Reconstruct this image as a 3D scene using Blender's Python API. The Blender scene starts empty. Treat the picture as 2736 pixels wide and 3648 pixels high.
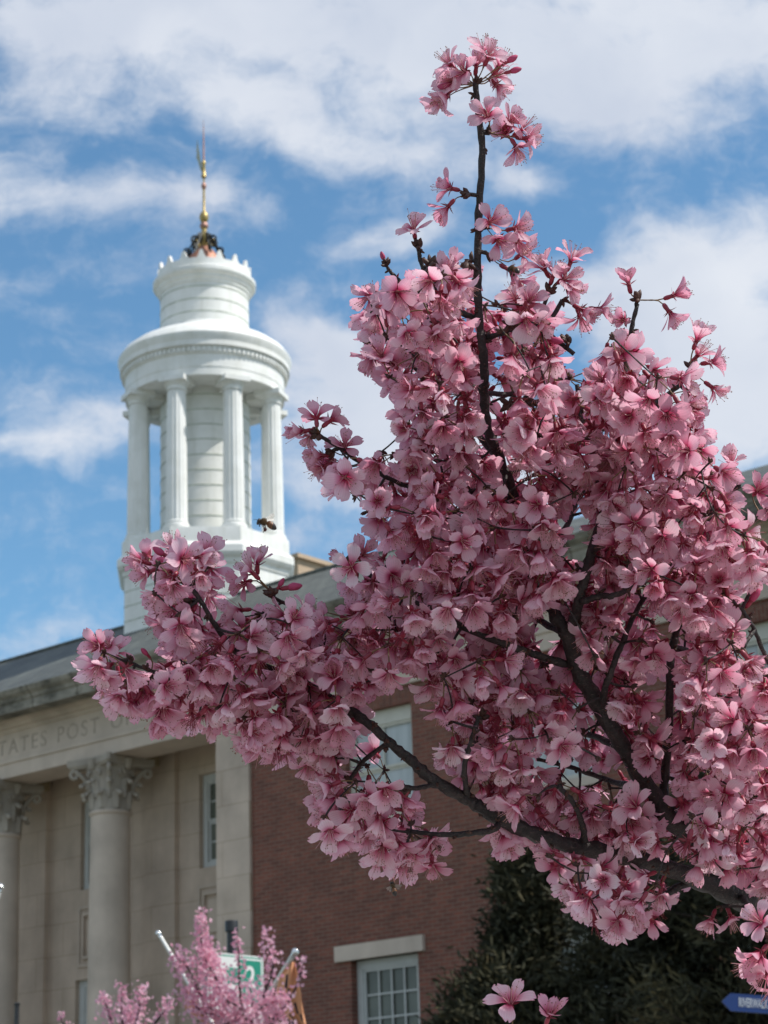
import bpy, math, random
import numpy as np
from math import sin, cos, pi, radians, hypot, atan2
from mathutils import Vector, Matrix

SC = bpy.context.scene
COL = SC.collection
rng = np.random.default_rng(11)
random.seed(11)

# ------------------------------------------------------------------ camera
FPX, PITCH, ROLL, CAMH = 7750.0, 18.3, 1.9, 1.6
_p, _r = radians(PITCH), radians(ROLL)
FWD = np.array([0, cos(_p), sin(_p)])
_up0 = np.array([0, -sin(_p), cos(_p)])
_ri0 = np.array([1.0, 0, 0])
RIGHT = cos(_r) * _ri0 - sin(_r) * _up0
UP = sin(_r) * _ri0 + cos(_r) * _up0
EYE = np.array([0, 0, CAMH])
cam_d = bpy.data.cameras.new("camera")
cam = bpy.data.objects.new("camera", cam_d)
COL.objects.link(cam)
M = Matrix(((RIGHT[0], UP[0], -FWD[0], EYE[0]), (RIGHT[1], UP[1], -FWD[1], EYE[1]), (RIGHT[2], UP[2], -FWD[2], EYE[2]), (0, 0, 0, 1)))
cam.matrix_world = M
cam_d.sensor_fit = 'VERTICAL'
cam_d.sensor_height = 36.0
cam_d.sensor_width = 27.0
cam_d.lens = FPX / 3648.0 * 36.0
cam_d.clip_start = 0.05
cam_d.clip_end = 5000
cam_d.dof.use_dof = True
cam_d.dof.focus_distance = 1.72
cam_d.dof.aperture_fstop = 29
SC.camera = cam

# ------------------------------------------------------------------ light
SUN_AZ = 78.0      # degrees from -Y (towards the viewer) round to +X
SUN_EL = 52.0
sd = Vector((sin(radians(SUN_AZ)) * cos(radians(SUN_EL)), -cos(radians(SUN_AZ)) * cos(radians(SUN_EL)), sin(radians(SUN_EL))))
sun_d = bpy.data.lights.new("sun", 'SUN')
sun_d.energy = 4.2
sun_d.angle = radians(0.5)
sun_d.color = (1.0, 0.955, 0.89)
sun = bpy.data.objects.new("sun", sun_d)
COL.objects.link(sun)
sun.rotation_euler = (-sd).to_track_quat('-Z', 'Y').to_euler()
sun.location = (0, 0, 60)

SC.view_settings.view_transform = 'Standard'
SC.view_settings.look = 'None'
SC.view_settings.exposure = 0.12
SC.view_settings.gamma = 1.0
SC.cycles.max_bounces = 8
SC.cycles.diffuse_bounces = 4
SC.cycles.transmission_bounces = 6
SC.cycles.transparent_max_bounces = 8
SC.cycles.sample_clamp_indirect = 6.0

W = bpy.data.worlds.new("World")
SC.world = W
W.use_nodes = True
nt = W.node_tree
nt.nodes.clear()


def N(tree, typ, **kw):
    n = tree.nodes.new(typ)
    for k, v in kw.items():
        setattr(n, k, v)
    return n


def setin(node, name, val):
    node.inputs[name].default_value = val


def math_node(tree, op, a, b=None, c=None, clamp=False):
    n = tree.nodes.new('ShaderNodeMath')
    n.operation = op
    n.use_clamp = clamp
    for i, x in enumerate((a, b, c)):
        if x is None:
            continue
        if isinstance(x, (int, float)):
            n.inputs[i].default_value = x
        else:
            tree.links.new(x, n.inputs[i])
    return n.outputs[0]


def mixrgb(tree, fac, a, b, blend='MIX'):
    n = tree.nodes.new('ShaderNodeMix')
    n.data_type = 'RGBA'
    n.blend_type = blend
    for sock, x in ((n.inputs[0], fac), (n.inputs[6], a), (n.inputs[7], b)):
        if isinstance(x, (int, float)):
            sock.default_value = x
        elif isinstance(x, tuple):
            sock.default_value = x if len(x) == 4 else (*x, 1)
        else:
            tree.links.new(x, sock)
    return n.outputs[2]


def ramp(tree, fac, stops, interp='LINEAR'):
    n = tree.nodes.new('ShaderNodeValToRGB')
    n.color_ramp.interpolation = interp
    e = n.color_ramp.elements
    while len(e) < len(stops):
        e.new(0.5)
    for el, (p, c) in zip(e, stops):
        el.position = p
        el.color = (*c, 1) if len(c) == 3 else c
    tree.links.new(fac, n.inputs[0])
    return n.outputs[0]


def pix_dir(xs, ys):
    return FWD + RIGHT * (xs - 1368) / FPX - UP * (ys - 1824) / FPX


K = 3648.0 / 2212.0


def pd(xd, yd):
    """direction of a point of the photograph as seen from the camera, as tangents (x/y, z/y)"""
    d = pix_dir(xd * K, yd * K)
    return d[0] / d[1], d[2] / d[1]


def build_world():
    t = nt
    sky = N(t, 'ShaderNodeTexSky', sky_type='NISHITA', sun_disc=False)
    sky.sun_elevation = radians(SUN_EL)
    sky.sun_rotation = atan2(sd.x, sd.y)
    sky.air_density = 1.0
    sky.dust_density = 0.6
    sky.ozone_density = 2.5
    tc = N(t, 'ShaderNodeTexCoord')
    sep = N(t, 'ShaderNodeSeparateXYZ')
    t.links.new(tc.outputs['Generated'], sep.inputs[0])
    yy = math_node(t, 'MAXIMUM', sep.outputs[1], 0.08)
    px = math_node(t, 'DIVIDE', sep.outputs[0], yy)
    pz = math_node(t, 'DIVIDE', sep.outputs[2], yy)
    comb = N(t, 'ShaderNodeCombineXYZ')
    t.links.new(px, comb.inputs[0])
    t.links.new(pz, comb.inputs[1])
    P = comb.outputs[0]
    # warp the cloud pattern
    wn = N(t, 'ShaderNodeTexNoise', noise_dimensions='3D')
    setin(wn, 'Scale', 14.0); setin(wn, 'Detail', 5.0); setin(wn, 'Roughness', 0.55)
    t.links.new(P, wn.inputs['Vector'])
    vs = N(t, 'ShaderNodeVectorMath', operation='MULTIPLY_ADD')
    t.links.new(wn.outputs['Color'], vs.inputs[0])
    vs.inputs[1].default_value = (0.055, 0.04, 0)
    vs.inputs[2].default_value = (-0.0275, -0.02, 0)
    va = N(t, 'ShaderNodeVectorMath', operation='ADD')
    t.links.new(P, va.inputs[0]); t.links.new(vs.outputs[0], va.inputs[1])
    PW = va.outputs[0]
    # (x, y, rx, ry, tilt clockwise, strength) of each cloud body
    blobs = [(740, 235, 330, 105, 16, 0.6), (250, 60, 420, 110, 0, 0.5), (830, 20, 1050, 190, 3, 1.1), (1150, 190, 420, 160, 12, 0.95), (1560, 90, 420, 190, 0, 0.75), (560, 250, 330, 95, 24, 0.85),
             (870, 355, 300, 60, 12, 0.6), (1450, 250, 260, 90, 8, 0.4),
             (120, 170, 240, 130, 14, 0.62), (60, 410, 190, 110, 20, 0.75), (330, 425, 190, 75, 0, 0.72),
             (520, 450, 170, 60, 10, 0.5), (1150, 395, 90, 48, 0, 0.7), (1590, 540, 260, 130, -12, 0.95),
             (1480, 700, 330, 210, 20, 1.15), (1640, 870, 230, 190, 10, 1.15), (1200, 640, 300, 90, 5, 0.6),
             (860, 520, 170, 48, -8, 0.72), (740, 830, 200, 130, 6, 1.15), (660, 700, 150, 60, 15, 0.75),
             (860, 940, 260, 90, 0, 0.95), (200, 925, 230, 62, -8, 0.62), (60, 985, 150, 50, 0, 0.5), (700, 1060, 190, 55, 18, 0.5),
             (70, 1390, 220, 42, -14, 0.45), (690, 1170, 140, 42, 0, 0.35), (40, 620, 120, 40, 0, 0.15),
             (1100, 1000, 500, 160, 0, 0.8)]
    tot = None
    for (bx, by, rx, ry, ang, st) in blobs:
        cx, cz = pd(bx, by)
        mp = N(t, 'ShaderNodeMapping', vector_type='TEXTURE')
        mp.inputs['Location'].default_value = (cx, cz, 0)
        mp.inputs['Rotation'].default_value = (0, 0, -radians(ang))
        s = K / FPX * 1.12
        mp.inputs['Scale'].default_value = (rx * s, ry * s, 1)
        t.links.new(PW, mp.inputs['Vector'])
        ln = N(t, 'ShaderNodeVectorMath', operation='LENGTH')
        t.links.new(mp.outputs[0], ln.inputs[0])
        mr = N(t, 'ShaderNodeMapRange', interpolation_type='SMOOTHSTEP')
        t.links.new(ln.outputs['Value'], mr.inputs[0])
        mr.inputs[1].default_value = 1.35; mr.inputs[2].default_value = 0.1
        mr.inputs[3].default_value = 0.0; mr.inputs[4].default_value = st
        tot = mr.outputs[0] if tot is None else math_node(t, 'ADD', tot, mr.outputs[0])
    tot = math_node(t, 'MINIMUM', tot, 1.25)
    # unseen cloud added over the rest of the dome to neutralise the fill light
    zf = N(t, 'ShaderNodeMapRange'); t.links.new(pz, zf.inputs[0])
    zf.inputs[1].default_value = 0.66; zf.inputs[2].default_value = 0.95; zf.inputs[3].default_value = 0.0; zf.inputs[4].default_value = 0.62
    bf = N(t, 'ShaderNodeMapRange'); t.links.new(sep.outputs[1], bf.inputs[0])
    bf.inputs[1].default_value = 0.35; bf.inputs[2].default_value = 0.1; bf.inputs[3].default_value = 0.0; bf.inputs[4].default_value = 0.62
    tot = math_node(t, 'MAXIMUM', tot, math_node(t, 'MAXIMUM', zf.outputs[0], bf.outputs[0]))
    # streaky fine structure
    mp = N(t, 'ShaderNodeMapping')
    mp.inputs['Rotation'].default_value = (0, 0, radians(16))
    mp.inputs['Scale'].default_value = (14, 40, 1)
    t.links.new(PW, mp.inputs['Vector'])
    n1 = N(t, 'ShaderNodeTexNoise'); setin(n1, 'Scale', 1.0); setin(n1, 'Detail', 9.0); setin(n1, 'Roughness', 0.62)
    t.links.new(mp.outputs[0], n1.inputs['Vector'])
    n2 = N(t, 'ShaderNodeTexNoise'); setin(n2, 'Scale', 16.0); setin(n2, 'Detail', 6.0); setin(n2, 'Roughness', 0.55)
    t.links.new(PW, n2.inputs['Vector'])
    f = math_node(t, 'MULTIPLY_ADD', n1.outputs['Fac'], 1.15, -0.575)
    g = math_node(t, 'MULTIPLY_ADD', n2.outputs['Fac'], 1.5, -0.75)
    n4 = N(t, 'ShaderNodeTexNoise'); setin(n4, 'Scale', 70.0); setin(n4, 'Detail', 7.0); setin(n4, 'Roughness', 0.65)
    t.links.new(PW, n4.inputs['Vector'])
    g2 = math_node(t, 'MULTIPLY_ADD', n4.outputs['Fac'], 0.9, -0.45)
    dens = math_node(t, 'ADD', math_node(t, 'ADD', math_node(t, 'ADD', tot, f), g), g2)
    mr = N(t, 'ShaderNodeMapRange', interpolation_type='SMOOTHSTEP')
    t.links.new(dens, mr.inputs[0])
    mr.inputs[1].default_value = -0.12; mr.inputs[2].default_value = 1.15
    mr.inputs[3].default_value = 0.0; mr.inputs[4].default_value = 0.96
    cloud = mr.outputs[0]
    # only above the horizon
    hz = N(t, 'ShaderNodeMapRange'); t.links.new(sep.outputs[2], hz.inputs[0])
    hz.inputs[1].default_value = 0.0; hz.inputs[2].default_value = 0.06
    cloud = math_node(t, 'MULTIPLY', cloud, hz.outputs[0])
    # cloud body: mostly even, a little blue grey where thick
    n3 = N(t, 'ShaderNodeTexNoise'); setin(n3, 'Scale', 7.0); setin(n3, 'Detail', 5.0)
    t.links.new(PW, n3.inputs['Vector'])
    ccol = ramp(t, n3.outputs['Fac'], [(0.3, (4.6, 5.1, 6.1)), (0.68, (6.4, 6.7, 7.25))])
    skyc = mixrgb(t, 1.0, sky.outputs[0], (SKYMUL[0], SKYMUL[1], SKYMUL[2]), 'MULTIPLY')
    out = mixrgb(t, cloud, skyc, ccol)
    bg = N(t, 'ShaderNodeBackground')
    t.links.new(out, bg.inputs['Color'])
    bg.inputs['Strength'].default_value = 0.115
    wo = N(t, 'ShaderNodeOutputWorld')
    t.links.new(bg.outputs[0], wo.inputs['Surface'])


SKYMUL = (0.90, 1.22, 1.26)
build_world()

# ------------------------------------------------------------------ helpers


def Wp(xd, yd, depth):
    return EYE + pix_dir(xd * K, yd * K) * depth


def proj_d(P):
    v = np.asarray(P) - EYE
    z = v @ FWD
    return np.stack([(1368 + FPX * (v @ RIGHT) / z) / K, (1824 - FPX * (v @ UP) / z) / K], -1)


def tagit(o, label=None, cat=None, group=None, kind=None):
    if label: o['label'] = label
    if cat: o['category'] = cat
    if group: o['group'] = group
    if kind: o['kind'] = kind
    return o


def empty(name, loc=(0, 0, 0), rz=0.0, parent=None):
    o = bpy.data.objects.new(name, None)
    COL.objects.link(o)
    o.location = loc
    o.rotation_euler = (0, 0, rz)
    o.empty_display_size = 0.2
    if parent: o.parent = parent
    return o


class MB:
    def __init__(s):
        s.v, s.f, s.m = [], [], []

    def add(s, verts, faces, mi=0):
        b = len(s.v)
        s.v.extend([tuple(map(float, p)) for p in verts])
        for f in faces:
            s.f.append(tuple(b + i for i in f))
            s.m.append(mi)

    def box(s, x0, x1, y0, y1, z0, z1, mi=0):
        v = [(x0, y0, z0), (x1, y0, z0), (x1, y1, z0), (x0, y1, z0), (x0, y0, z1), (x1, y0, z1), (x1, y1, z1), (x0, y1, z1)]
        s.add(v, [(0, 3, 2, 1), (4, 5, 6, 7), (0, 1, 5, 4), (1, 2, 6, 5), (2, 3, 7, 6), (3, 0, 4, 7)], mi)

    def lathe(s, prof, n=48, c=(0, 0), a0=0.0, capb=False, capt=False, mi=0, a1=None):
        vs, fs = [], []
        full = a1 is None
        rngn = n if full else n + 1
        for (r, z) in prof:
            for k in range(rngn):
                a = a0 + (2 * pi * k / n if full else (a1 - a0) * k / n)
                vs.append((c[0] + r * cos(a), c[1] + r * sin(a), z))
        for j in range(len(prof) - 1):
            for k in range(n):
                k2 = (k + 1) % rngn
                fs.append((j * rngn + k, j * rngn + k2, (j + 1) * rngn + k2, (j + 1) * rngn + k))
        if capb: fs.append(tuple(range(n))[::-1])
        if capt: fs.append(tuple((len(prof) - 1) * n + k for k in range(n)))
        s.add(vs, fs, mi)

    def prism(s, prof, x0, x1, mi=0):
        """profile of (y,z) pairs extruded along x, closed"""
        n = len(prof)
        v = [(x0, y, z) for y, z in prof] + [(x1, y, z) for y, z in prof]
        f = [(i, (i + 1) % n, n + (i + 1) % n, n + i) for i in range(n)]
        f += [tuple(range(n))[::-1], tuple(range(n, 2 * n))]
        s.add(v, f, mi)

    def tube(s, pts, rad, n=8, mi=0, cap=True):
        V_, F_ = tube_np(np.array(pts, float), np.array(rad, float) if np.ndim(rad) else np.full(len(pts), float(rad)), n, cap)
        s.add(V_, F_, mi)

    def build(s, name, mats, parent=None, smooth=35, fix=False):
        me = bpy.data.meshes.new(name)
        me.from_pydata(s.v, [], s.f)
        mats = mats if isinstance(mats, (list, tuple)) else [mats]
        for m in mats: me.materials.append(m)
        if len(mats) > 1:
            me.polygons.foreach_set('material_index', s.m)
        if fix:
            import bmesh
            bm = bmesh.new(); bm.from_mesh(me); bmesh.ops.recalc_face_normals(bm, faces=bm.faces); bm.to_mesh(me); bm.free()
        if smooth:
            me.polygons.foreach_set('use_smooth', [True] * len(me.polygons))
            me.set_sharp_from_angle(angle=radians(smooth))
        me.update()
        o = bpy.data.objects.new(name, me)
        COL.objects.link(o)
        if parent: o.parent = parent
        return o


def tube_np(P, R, n=8, cap=True, bump=0.0, seed=0):
    m = len(P)
    T = np.gradient(P, axis=0)
    T /= np.linalg.norm(T, axis=1)[:, None] + 1e-12
    ref = np.array([0, 0, 1.0]) if abs(T[0][2]) < 0.9 else np.array([1.0, 0, 0])
    Nn = np.cross(T[0], ref); Nn /= np.linalg.norm(Nn)
    V_ = []
    r_ = np.random.default_rng(seed)
    for i in range(m):
        Nn = Nn - T[i] * (Nn @ T[i]); Nn /= np.linalg.norm(Nn) + 1e-12
        B = np.cross(T[i], Nn)
        a = np.arange(n) * 2 * pi / n
        rr = R[i] * (1 + bump * r_.normal(size=n)) if bump else np.full(n, R[i])
        V_.append(P[i] + np.outer(cos_(a) * rr, Nn) + np.outer(sin_(a) * rr, B))
    V_ = np.concatenate(V_)
    F_ = []
    for i in range(m - 1):
        for k in range(n):
            F_.append((i * n + k, i * n + (k + 1) % n, (i + 1) * n + (k + 1) % n, (i + 1) * n + k))
    if cap:
        F_.append(tuple(range(n))[::-1]); F_.append(tuple((m - 1) * n + k for k in range(n)))
    return V_, F_


cos_, sin_ = np.cos, np.sin


def smooth_path(P, sub=6):
    """Catmull-Rom through rows of P (any number of columns)"""
    P = np.array(P, float)
    Q = np.vstack([2 * P[0] - P[1], P, 2 * P[-1] - P[-2]])
    out = []
    for i in range(1, len(Q) - 2):
        for k in range(sub):
            t = k / sub
            p0, p1, p2, p3 = Q[i - 1], Q[i], Q[i + 1], Q[i + 2]
            out.append(0.5 * ((2 * p1) + (-p0 + p2) * t + (2 * p0 - 5 * p1 + 4 * p2 - p3) * t * t + (-p0 + 3 * p1 - 3 * p2 + p3) * t ** 3))
    out.append(P[-1])
    return np.array(out)


# ------------------------------------------------------------------ materials


def new_mat(name):
    m = bpy.data.materials.new(name)
    m.use_nodes = True
    t = m.node_tree
    t.nodes.clear()
    out = N(t, 'ShaderNodeOutputMaterial')
    b = N(t, 'ShaderNodeBsdfPrincipled')
    t.links.new(b.outputs[0], out.inputs['Surface'])
    return m, t, b, out


def objcoord(t, scale=(1, 1, 1), rot=(0, 0, 0), loc=(0, 0, 0)):
    tc = N(t, 'ShaderNodeTexCoord')
    mp = N(t, 'ShaderNodeMapping')
    mp.inputs['Scale'].default_value = scale
    mp.inputs['Rotation'].default_value = rot
    mp.inputs['Location'].default_value = loc
    t.links.new(tc.outputs['Object'], mp.inputs['Vector'])
    return mp.outputs[0]


def noise(t, vec, scale, detail=5, rough=0.55):
    n = N(t, 'ShaderNodeTexNoise')
    setin(n, 'Scale', scale); setin(n, 'Detail', detail); setin(n, 'Roughness', rough)
    t.links.new(vec, n.inputs['Vector'])
    return n.outputs['Fac']


def bump(t, b, h, strength=0.3, dist=0.01):
    n = N(t, 'ShaderNodeBump')
    n.inputs['Strength'].default_value = strength
    n.inputs['Distance'].default_value = dist
    t.links.new(h, n.inputs['Height'])
    t.links.new(n.outputs[0], b.inputs['Normal'])


def mat_simple(name, col, rough=0.6, metal=0.0, var=0.15, scale=6.0, bumpd=0.0):
    m, t, b, _ = new_mat(name)
    v = objcoord(t)
    f = noise(t, v, scale)
    c0 = tuple(c * (1 - var) for c in col); c1 = tuple(min(1, c * (1 + var)) for c in col)
    t.links.new(ramp(t, f, [(0.3, c0), (0.7, c1)]), b.inputs['Base Color'])
    b.inputs['Roughness'].default_value = rough
    b.inputs['Metallic'].default_value = metal
    if bumpd: bump(t, b, f, 0.4, bumpd)
    return m


def brick_tex(t, vec, c1, c2, mortar, scale, bw, rh, ms, off=0.5, bias=0.0):
    n = N(t, 'ShaderNodeTexBrick')
    n.offset = off
    t.links.new(vec, n.inputs['Vector'])
    n.inputs['Color1'].default_value = (*c1, 1); n.inputs['Color2'].default_value = (*c2, 1)
    n.inputs['Mortar'].default_value = (*mortar, 1)
    setin(n, 'Scale', scale); setin(n, 'Mortar Size', ms); setin(n, 'Mortar Smooth', 0.2)
    setin(n, 'Bias', bias); setin(n, 'Brick Width', bw); setin(n, 'Row Height', rh)
    return n


def mat_brick(name='red_brick', vertical=False):
    m, t, b, _ = new_mat(name)
    # the wall is in its x,z plane: turn z into the texture's y
    rot = (radians(-90), 0, 0)
    v = objcoord(t, rot=rot)
    if vertical:
        mp = N(t, 'ShaderNodeMapping'); mp.inputs['Rotation'].default_value = (0, 0, radians(90))
        t.links.new(v, mp.inputs['Vector']); v = mp.outputs[0]
    br = brick_tex(t, v, (0.225, 0.080, 0.054), (0.142, 0.057, 0.042), (0.205, 0.138, 0.104), 1.0, 0.212, 0.0677, 0.0085, bias=-0.1)
    f = noise(t, v, 1.3, 6)
    f2 = noise(t, objcoord(t, scale=(9, 9, 30)), 1.0, 3)
    c = mixrgb(t, 0.55, br.outputs['Color'], ramp(t, f, [(0.3, (0.72, 0.70, 0.70)), (0.7, (1.15, 1.15, 1.12))]), 'MULTIPLY')
    c = mixrgb(t, 0.5, c, ramp(t, f2, [(0.3, (0.68, 0.66, 0.66)), (0.7, (1.25, 1.2, 1.17))]), 'MULTIPLY')
    t.links.new(c, b.inputs['Base Color'])
    b.inputs['Roughness'].default_value = 0.9
    bump(t, b, br.outputs['Fac'], -0.5, 0.006)
    return m


def mat_stone(name, col=(0.60, 0.49, 0.40), joints=(1.3, 0.62), stain=0.3, rot90=False):
    m, t, b, _ = new_mat(name)
    rot = (radians(-90), 0, 0)
    v = objcoord(t, rot=rot)
    f = noise(t, v, 0.9, 8, 0.6)
    fs = noise(t, objcoord(t, scale=(2.2, 2.2, 0.35)), 1.0, 6, 0.6)
    c0 = tuple(c * (1 - stain) for c in col); c1 = tuple(c * 1.12 for c in col)
    c = ramp(t, f, [(0.25, c0), (0.7, c1)])
    c = mixrgb(t, 0.5, c, ramp(t, fs, [(0.3, (0.78, 0.76, 0.72)), (0.65, (1.08, 1.07, 1.05))]), 'MULTIPLY')
    if joints:
        br = brick_tex(t, v, (1, 1, 1), (0.93, 0.92, 0.90), (0.74, 0.70, 0.64), 1.0, joints[0], joints[1], 0.009)
        c = mixrgb(t, 1.0, c, br.outputs['Color'], 'MULTIPLY')
        bump(t, b, br.outputs['Fac'], -0.4, 0.008)
    t.links.new(c, b.inputs['Base Color'])
    b.inputs['Roughness'].default_value = 0.85
    return m


def mat_weathered(name):
    m, t, b, _ = new_mat(name)
    v = objcoord(t)
    f = noise(t, objcoord(t, scale=(2.4, 1, 4.5)), 1.0, 9, 0.7)
    f2 = noise(t, objcoord(t, scale=(0.9, 1, 1.5)), 1.0, 5, 0.6)
    c = ramp(t, f, [(0.36, (0.10, 0.095, 0.08)), (0.52, (0.30, 0.28, 0.235)), (0.68, (0.43, 0.40, 0.345))])
    c = mixrgb(t, 0.7, c, ramp(t, f2, [(0.35, (0.5, 0.5, 0.48)), (0.62, (1.1, 1.08, 1.05))]), 'MULTIPLY')
    br = brick_tex(t, objcoord(t, rot=(radians(-90), 0, 0)), (1, 1, 1), (0.9, 0.9, 0.88), (0.5, 0.47, 0.42), 1.0, 1.25, 3.0, 0.02, off=0.0)
    c = mixrgb(t, 1.0, c, br.outputs['Color'], 'MULTIPLY')
    t.links.new(c, b.inputs['Base Color'])
    b.inputs['Roughness'].default_value = 0.9
    bump(t, b, f, 0.3, 0.01)
    return m


def mat_slate():
    m, t, b, _ = new_mat('slate_shingles')
    v = objcoord(t, scale=(1, 1.15, 1))
    br = brick_tex(t, v, (0.105, 0.112, 0.106), (0.068, 0.074, 0.072), (0.03, 0.033, 0.032), 1.0, 0.26, 0.19, 0.010)
    f = noise(t, v, 1.1, 7)
    f2 = noise(t, objcoord(t, scale=(7, 4, 1)), 1.0, 4, 0.7)
    c = mixrgb(t, 0.8, br.outputs['Color'], ramp(t, f, [(0.3, (0.7, 0.72, 0.7)), (0.7, (1.35, 1.35, 1.25))]), 'MULTIPLY')
    c = mixrgb(t, 0.6, c, ramp(t, f2, [(0.35, (0.65, 0.66, 0.68)), (0.65, (1.3, 1.3, 1.25))]), 'MULTIPLY')
    t.links.new(c, b.inputs['Base Color'])
    b.inputs['Roughness'].default_value = 0.7
    bump(t, b, br.outputs['Fac'], -0.6, 0.012)
    return m


def mat_white(name='white_paint', courses=None, flute=None):
    m, t, b, _ = new_mat(name)
    v = objcoord(t)
    f = noise(t, v, 2.2, 8, 0.65)
    fs = noise(t, objcoord(t, scale=(5, 5, 0.7)), 1.0, 6, 0.6)
    c = ramp(t, f, [(0.3, (0.71, 0.71, 0.67)), (0.6, (0.82, 0.82, 0.795))])
    c = mixrgb(t, 0.6, c, ramp(t, fs, [(0.28, (0.82, 0.82, 0.77)), (0.52, (1.02, 1.02, 1.02))]), 'MULTIPLY')
    t.links.new(c, b.inputs['Base Color'])
    b.inputs['Roughness'].default_value = 0.55
    return m


STONE = mat_stone('limestone')
STONE_PLAIN = mat_stone('limestone_plain', joints=None, col=(0.58, 0.485, 0.40))
STONE_FRIEZE = mat_stone('limestone_frieze', joints=None, col=(0.57, 0.48, 0.40), stain=0.18)
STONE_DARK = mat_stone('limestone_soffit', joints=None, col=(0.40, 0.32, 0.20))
STONE_OLD = mat_weathered('weathered_cornice_stone')
BRICK = mat_brick()
BRICK_V = mat_brick('soldier_course_brick', True)
SLATE = mat_slate()
WHITE = mat_white()
SEAM = mat_simple('green_grey_seam_grime', (0.50, 0.53, 0.46), 0.8, var=0.3)
GRAY_TRIM = mat_simple('painted_trim', (0.50, 0.51, 0.49), 0.5, var=0.06)
CREAM = mat_simple('cream_painted_frame', (0.56, 0.54, 0.46), 0.5, var=0.06)
COPPER = mat_simple('aged_copper', (0.40, 0.19, 0.13), 0.55, 0.3, 0.25, 4.0)
GILT = mat_simple('gilded_metal', (0.42, 0.31, 0.12), 0.42, 0.6, 0.2, 8.0)
ROSEGILT = mat_simple('rose_copper', (0.40, 0.22, 0.17), 0.5, 0.4, 0.2, 8.0)
IRON = mat_simple('black_iron', (0.025, 0.028, 0.026), 0.5, 0.3, 0.3, 10)
BLACKPAINT = mat_simple('black_paint', (0.018, 0.019, 0.021), 0.45, 0.0, 0.2, 10)
TAN = mat_simple('tan_block', (0.48, 0.36, 0.25), 0.85, 0.0, 0.1, 2)


def mat_glass(name, col=(0.03, 0.034, 0.034), rough=0.08):
    m, t, b, _ = new_mat(name)
    f = noise(t, objcoord(t), 1.4, 2)
    t.links.new(ramp(t, f, [(0.3, tuple(c * 0.7 for c in col)), (0.7, tuple(c * 1.3 for c in col))]), b.inputs['Base Color'])
    b.inputs['Roughness'].default_value = rough
    b.inputs['IOR'].default_value = 1.5
    return m


GLASS = mat_glass('window_glass', (0.105, 0.115, 0.095), 0.2)


def mat_blind():
    m, t, b, _ = new_mat('pale_blind_behind_glass')
    f = noise(t, objcoord(t, scale=(6, 1, 0.8)), 1.0, 3)
    t.links.new(ramp(t, f, [(0.3, (0.36, 0.40, 0.40)), (0.7, (0.50, 0.54, 0.54))]), b.inputs['Base Color'])
    b.inputs['Roughness'].default_value = 0.25
    return m


BLIND = mat_blind()


def mat_bark():
    m, t, b, _ = new_mat('cherry_bark')
    tc = N(t, 'ShaderNodeTexCoord')
    n = N(t, 'ShaderNodeTexNoise'); setin(n, 'Scale', 90.0); setin(n, 'Detail', 6.0); setin(n, 'Roughness', 0.6)
    t.links.new(tc.outputs['Object'], n.inputs['Vector'])
    n2 = N(t, 'ShaderNodeTexNoise'); setin(n2, 'Scale', 420.0); setin(n2, 'Detail', 4.0)
    t.links.new(tc.outputs['Object'], n2.inputs['Vector'])
    c = ramp(t, n.outputs['Fac'], [(0.3, (0.014, 0.010, 0.010)), (0.55, (0.032, 0.022, 0.021)), (0.75, (0.070, 0.052, 0.047))])
    c = mixrgb(t, 0.6, c, ramp(t, n2.outputs['Fac'], [(0.35, (0.5, 0.5, 0.5)), (0.7, (1.5, 1.45, 1.4))]), 'MULTIPLY')
    n3 = N(t, 'ShaderNodeTexNoise'); setin(n3, 'Scale', 1.0); setin(n3, 'Detail', 3.0)
    mp3 = N(t, 'ShaderNodeMapping'); mp3.inputs['Scale'].default_value = (300, 300, 900)
    t.links.new(tc.outputs['Object'], mp3.inputs['Vector']); t.links.new(mp3.outputs[0], n3.inputs['Vector'])
    c = mixrgb(t, ramp(t, n3.outputs['Fac'], [(0.62, (0, 0, 0)), (0.70, (0.6, 0.6, 0.6))]), c, (0.14, 0.105, 0.085))
    t.links.new(c, b.inputs['Base Color'])
    b.inputs['Roughness'].default_value = 0.62
    h = math_node(t, 'MULTIPLY_ADD', n2.outputs['Fac'], 0.5, n.outputs['Fac'])
    bump(t, b, h, 1.0, 0.003)
    return m


BARK = mat_bark()


def attr(t, name):
    a = N(t, 'ShaderNodeAttribute'); a.attribute_name = name
    return a.outputs['Fac']


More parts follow.
